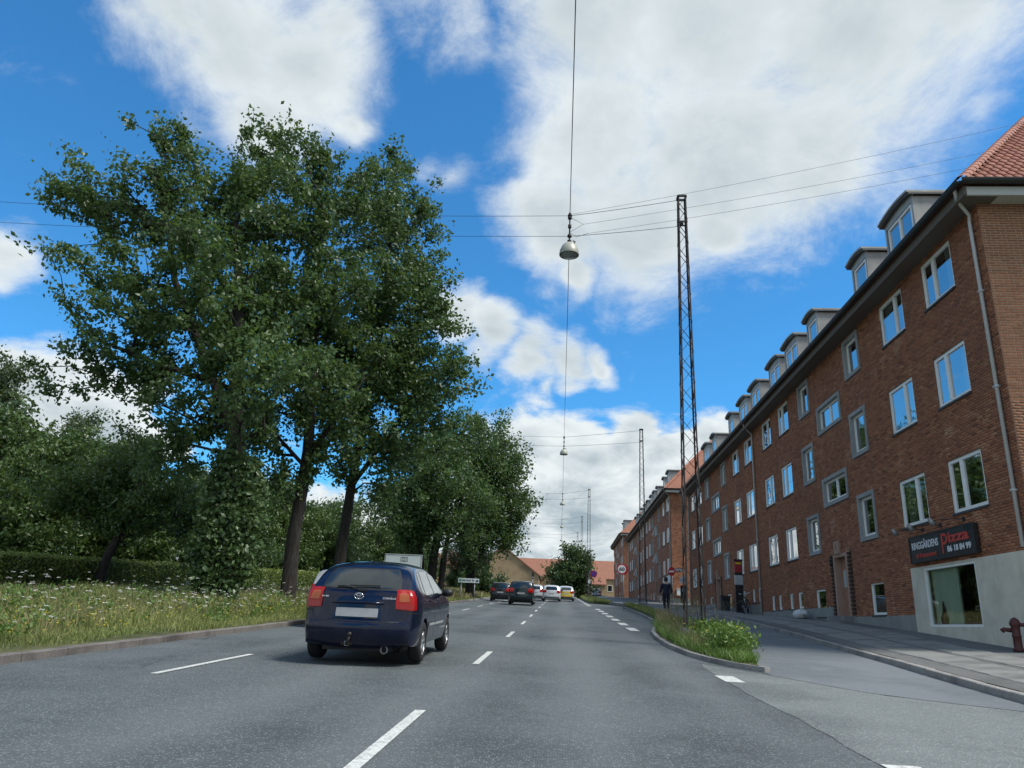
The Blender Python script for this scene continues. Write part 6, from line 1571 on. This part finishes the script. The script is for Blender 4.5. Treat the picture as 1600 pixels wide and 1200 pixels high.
# ------------------------------------------------------------------ pavement furniture
hz = pave_z(9.62, 17.2); t = thing('standpipe', 'dark red hydrant standpipe with a side outlet against the plaster wall', 'hydrant', (9.62, 17.2, hz)); m = MB()
m.lathe([(.001, 0), (.11, 0), (.11, .05), (.085, .07), (.08, .28), (.09, .29), (.09, .32), (.08, .33), (.085, .50), (.105, .53), (.105, .58), (.07, .65), (.03, .68), (.001, .69)], 16, (9.62, 17.2, hz)); m.build('barrel', 'hydrant', t, True)
m = MB(); m.tube([(9.58, 17.25, hz+.42), (9.47, 17.36, hz+.44), (9.44, 17.39, hz+.40)], [.045, .045, .055], 10); m.build('outlet', 'hydrant', t, True); m = MB(); m.tube([(9.66, 17.15, hz+.54), (9.74, 17.07, hz+.54)], .04, 8); m.build('valve', 'hydrant', t, True)
t = thing('stuffed_bag', 'white bulging bag lying on the pavement by the plinth', 'bag', (9.55, 31.6, pave_z(9.55, 31.6))); rng = np.random.default_rng(8); V = []; n1, n2 = 20, 12
for j in range(n2+1):
    for i in range(n1):
        a = 2*math.pi*i/n1; b = -math.pi/2+math.pi*j/n2; q = 1+.10*math.sin(3*a+2*b)+.07*math.sin(7*a-3*b)+.04*rng.normal(); V.append((9.55+.26*q*math.cos(b)*math.cos(a), 31.6+.52*q*math.cos(b)*math.sin(a), pave_z(9.55, 31.6)+max(.0, .17+.19*q*math.sin(b))))
m = MB(); m.add(V, [(j*n1+i, j*n1+(i+1) % n1, (j+1)*n1+(i+1) % n1, (j+1)*n1+i) for j in range(n2) for i in range(n1)]); m.build('sack', 'bag_white', t, True); m = MB(); m.tube([(9.5, 31.1, pave_z(9.5, 31.1)+.18), (9.46, 31.0, pave_z(9.5, 31.)+.24), (9.44, 30.93, pave_z(9.5, 31)+.18)], [.05, .03, .06], 8); m.build('tied_end', 'bag_white', t, True)
tz = pave_z(9.3, 41.0); t = thing('advertising_totem', 'tall black totem with a red panel beside the bicycles', 'totem', (9.3, 41, tz)); m = MB(); m.box(9.12, 9.52, 40.9, 41.1, tz-.1, tz+1.42); m.build('base_panel', 'bin_dark', t)
for nm, a, b, mm, o in (('glass_panel', 1.422, 1.90, 'totem_grey', .0), ('dark_band', 1.902, 2.04, 'black_plastic', 0), ('red_panel', 2.042, 2.62, 'totem_red', 0), ('cap', 2.622, 2.72, 'black_plastic', .02)): m = MB(); m.box(9.12-o, 9.52+o, 40.9-o, 41.1+o, tz+a, tz+b); m.build(nm, mm, t)
for k in range(7): m = MB(); m.box(9.125, 9.515, 40.89, 40.90, tz+.12+k*.18, tz+.26+k*.18); m.build('slat', 'sign_black', t)
m = MB(); m.box(9.16, 9.46, 40.885, 40.9, tz+2.46, tz+2.55); m.build('emblem_plate', 'flower_yellow', t)
bz = pave_z(9.45, 45.2); t = thing('litter_bin', 'dark grey litter bin beside the second doorway', 'bin', (9.45, 45.2, bz)); m = MB(); m.add([(9.45+sx*(.23+.03*k), 45.2+sy*(.23+.03*k), bz+k*.78) for k in (0, 1) for sx, sy in ((-1, -1), (1, -1), (1, 1), (-1, 1))], [(3, 2, 1, 0), (4, 5, 6, 7), (0, 1, 5, 4), (1, 2, 6, 5), (2, 3, 7, 6), (3, 0, 4, 7)]); m.build('bin_body', 'bin_dark', t); m = MB(); m.box(9.17, 9.73, 44.92, 45.48, bz+.782, bz+.83); m.box(9.25, 9.65, 44.92, 44.96, bz+.55, bz+.7); m.build('lid', 'black_plastic', t)
def bicycle(label, loc, rz, lean, frame):
    t = thing('bicycle', label, 'bicycle', loc, rz, 'bicycles leaning by the totem'); t.rotation_euler = (lean, 0, rz); r = .34
    def P(name, m, mt, par=None, sm=True): return put_local(bpy.data.objects.new(name, m.mesh(name, mt, sm)), par or t)
    for x in (-.53, .53):
        m = MB(); m.tube([(x+r*math.cos(a), 0, r+r*math.sin(a)) for a in np.linspace(0, 2*math.pi, 33)], .02, 6, False); w = P('wheel', m, 'rubber')
        s = MB(); s.tube([(x+(r-.03)*math.cos(a), 0, r+(r-.03)*math.sin(a)) for a in np.linspace(0, 2*math.pi, 33)], .008, 4, False)
        for k in range(16): a = 2*math.pi*k/16; s.beam((x, .02*(-1)**k, r), (x+(r-.03)*math.cos(a), 0, r+(r-.03)*math.sin(a)), .004)
        s.lathe([(.03, -.05), (.03, .05)], 8, (x, 0, r), 'y'); P('spokes', s, 'galvanised', w)
        f = MB(); f.tube([(x+(r+.04)*math.cos(a), 0, r+(r+.04)*math.sin(a)) for a in np.linspace(.3 if x > 0 else .1, 2.7, 14)], .018, 6); P('mudguard', f, 'bike_black')
    m = MB(); bb = (-.07, 0, .29); st = (-.20, 0, .78); hd = (.36, 0, .80); h2 = (.40, 0, .66)
    for a, b, q in ((bb, st, .017), (bb, h2, .02), (st, hd, .017), ((-.53, 0, r), bb, .012), ((-.53, 0, r), (-.19, 0, .72), .010), (hd, h2, .02), (h2, (.53, 0, r), .014)): m.tube([a, b], q, 8)
    P('frame', m, frame); m = MB(); m.tube([st, (-.23, 0, .90)], .013, 8); m.lathe([(.001, 0), (.09, .01), (.07, .05), (.001, .06)], 12, (-.25, 0, .90)); m.tube([(-.25, 0, .93), (-.05, 0, .94)], [.05, .02], 8); P('saddle', m, 'bike_black')
    m = MB(); m.tube([hd, (.35, 0, .98)], .013, 8); m.tube([(.25, -.28, 1.02), (.36, -.18, 1.0), (.37, 0, .98), (.36, .18, 1.0), (.25, .28, 1.02)], .013, 8); P('handlebar', m, 'chrome'); m = MB(); m.lathe([(.09, -.01), (.09, .01)], 16, bb, 'y'); m.beam((bb[0], .05, bb[2]), (bb[0]+.12, .06, bb[2]-.12), .02); m.beam((bb[0], -.05, bb[2]), (bb[0]-.12, -.06, bb[2]+.12), .02); P('crank', m, 'galvanised')
    m = MB(); m.box(-.78, -.32, -.07, .07, .72, .735); P('carrier', m, 'bike_black', None, False)
    return t
bicycle('black bicycle leaning at the downpipe', (9.35, 39.6, pave_z(9.35, 39.6)), R(62), R(-9), 'bike_black'); bicycle('yellow-green bicycle against the totem', (9.62, 40.55, pave_z(9.62, 40.55)), R(80), R(-8), 'bike_green')
bicycle('dark bicycle lying back by the side street corner', (8.9, 66, float(base_z(66))), R(25), R(-8), 'bike_black')

# ------------------------------------------------------------------ the pedestrian, seen from behind
def person():
    x, y = 5.62, 41.5; z = float(gz(y)+path_off(y))+.01
    t = thing('person', 'person in a dark navy jacket and trousers walking away on the cycle path', 'person', (x, y, z), R(0)); H = 1.78
    def skin(name, verts, edges, rad, material, root=0, sub=2):
        me = bpy.data.meshes.new(name); me.from_pydata(verts, edges, []); o = bpy.data.objects.new(name, me); COL.objects.link(o)
        md = o.modifiers.new('s', 'SKIN'); sv = me.skin_vertices[0].data
        for i, r in enumerate(rad): sv[i].radius = r if isinstance(r, tuple) else (r, r)
        sv[root].use_root = True; sb = o.modifiers.new('d', 'SUBSURF'); sb.levels = sub; sb.render_levels = sub
        dg = bpy.context.evaluated_depsgraph_get(); out = bpy.data.meshes.new_from_object(o.evaluated_get(dg)); COL.objects.unlink(o); bpy.data.objects.remove(o)
        out.name = name; out.materials.clear(); out.materials.append(mat(material)); out.polygons.foreach_set('use_smooth', [True]*len(out.polygons)); return out
    # body skeleton, mid-stride: x right, y forward
    v = [(0, 0, .95), (0, 0, 1.12), (0, .02, 1.32), (0, .02, 1.46), (0, .03, 1.55), (0, .05, 1.66), (0, .05, 1.74),
         (.10, 0, .90), (.11, .10, .50), (.11, .02, .09), (.12, .18, .04),
         (-.10, 0, .90), (-.11, -.02, .50), (-.10, -.22, .12), (-.10, -.10, .05),
         (.20, .02, 1.42), (.27, -.05, 1.14), (.27, .04, .90), (.27, .08, .80),
         (-.20, .02, 1.42), (-.27, .08, 1.14), (-.30, .22, .96), (-.30, .28, .88)]
    e = [(0,1),(1,2),(2,3),(3,4),(4,5),(5,6),(0,7),(7,8),(8,9),(9,10),(0,11),(11,12),(12,13),(13,14),(3,15),(15,16),(16,17),(17,18),(3,19),(19,20),(20,21),(21,22)]
    r = [(.15, .11), (.15, .11), (.17, .12), (.13, .09), .055, (.085, .10), (.06, .07), .09, .062, .04, .035, .09, .062, .04, .035, .062, .048, .034, .03, .062, .048, .034, .03]
    put_local(bpy.data.objects.new('body', skin('body', v, e, r, 'skin')), t)
    vj = [(0, 0, .93), (0, 0, 1.12), (0, .02, 1.32), (0, .02, 1.47), (.19, .02, 1.43), (.27, -.05, 1.14), (.27, .035, .93), (-.19, .02, 1.43), (-.27, .08, 1.14), (-.295, .20, .98), (0, 0, .84)]
    ej = [(0,1),(1,2),(2,3),(3,4),(4,5),(5,6),(3,7),(7,8),(8,9),(0,10)]; rj = [(.19, .145), (.185, .14), (.20, .145), (.12, .10), .085, .072, .055, .085, .072, .055, (.19, .15)]
    put_local(bpy.data.objects.new('jacket', skin('jacket', vj, ej, rj, 'navy_cloth')), t)
    vt = [(0, 0, .93), (.10, 0, .88), (.11, .10, .50), (.11, .025, .12), (-.10, 0, .88), (-.11, -.02, .50), (-.10, -.20, .15)]; et = [(0,1),(1,2),(2,3),(0,4),(4,5),(5,6)]; rt = [(.14, .12), .115, .088, .066, .115, .088, .066]
    put_local(bpy.data.objects.new('trousers', skin('trousers', vt, et, rt, 'dark_cloth')), t)
    for nm, q in (('shoe', [(.11, -.02, .05), (.115, .20, .04)]), ('shoe', [(-.10, -.25, .10), (-.10, -.06, .04)])): put_local(bpy.data.objects.new(nm, skin(nm, q, [(0, 1)], [(.055, .05), (.05, .035)], 'black_plastic')), t)
    m = MB(); m.lathe([(.001, .145), (.06, .13), (.098, .07), (.105, 0), (.10, -.07), (.085, -.10), (.001, -.11)], 16, (0, .035, 1.685)); put_local(bpy.data.objects.new('hair', m.mesh('hair', 'hair', True)), t)
    for sg, (hx, hy, hz_) in ((1, (.27, .09, .79)), (-1, (-.30, .29, .87))):
        for k in range(4):
            q = [(hx+(-.022+.015*k)*.6, hy+.01, hz_-.0), (hx+(-.022+.015*k), hy+.03, hz_-.05), (hx+(-.022+.015*k), hy+.02, hz_-.09+.006*abs(k-1.5))]; put_local(bpy.data.objects.new('finger', skin('finger', q, [(0, 1), (1, 2)], [.010, .009, .007], 'skin', sub=1)), t)
        q = [(hx-sg*.02, hy+.03, hz_+.01), (hx-sg*.05, hy+.05, hz_-.03), (hx-sg*.05, hy+.05, hz_-.06)]; put_local(bpy.data.objects.new('thumb', skin('thumb', q, [(0, 1), (1, 2)], [.011, .010, .008], 'skin', sub=1)), t)
person()
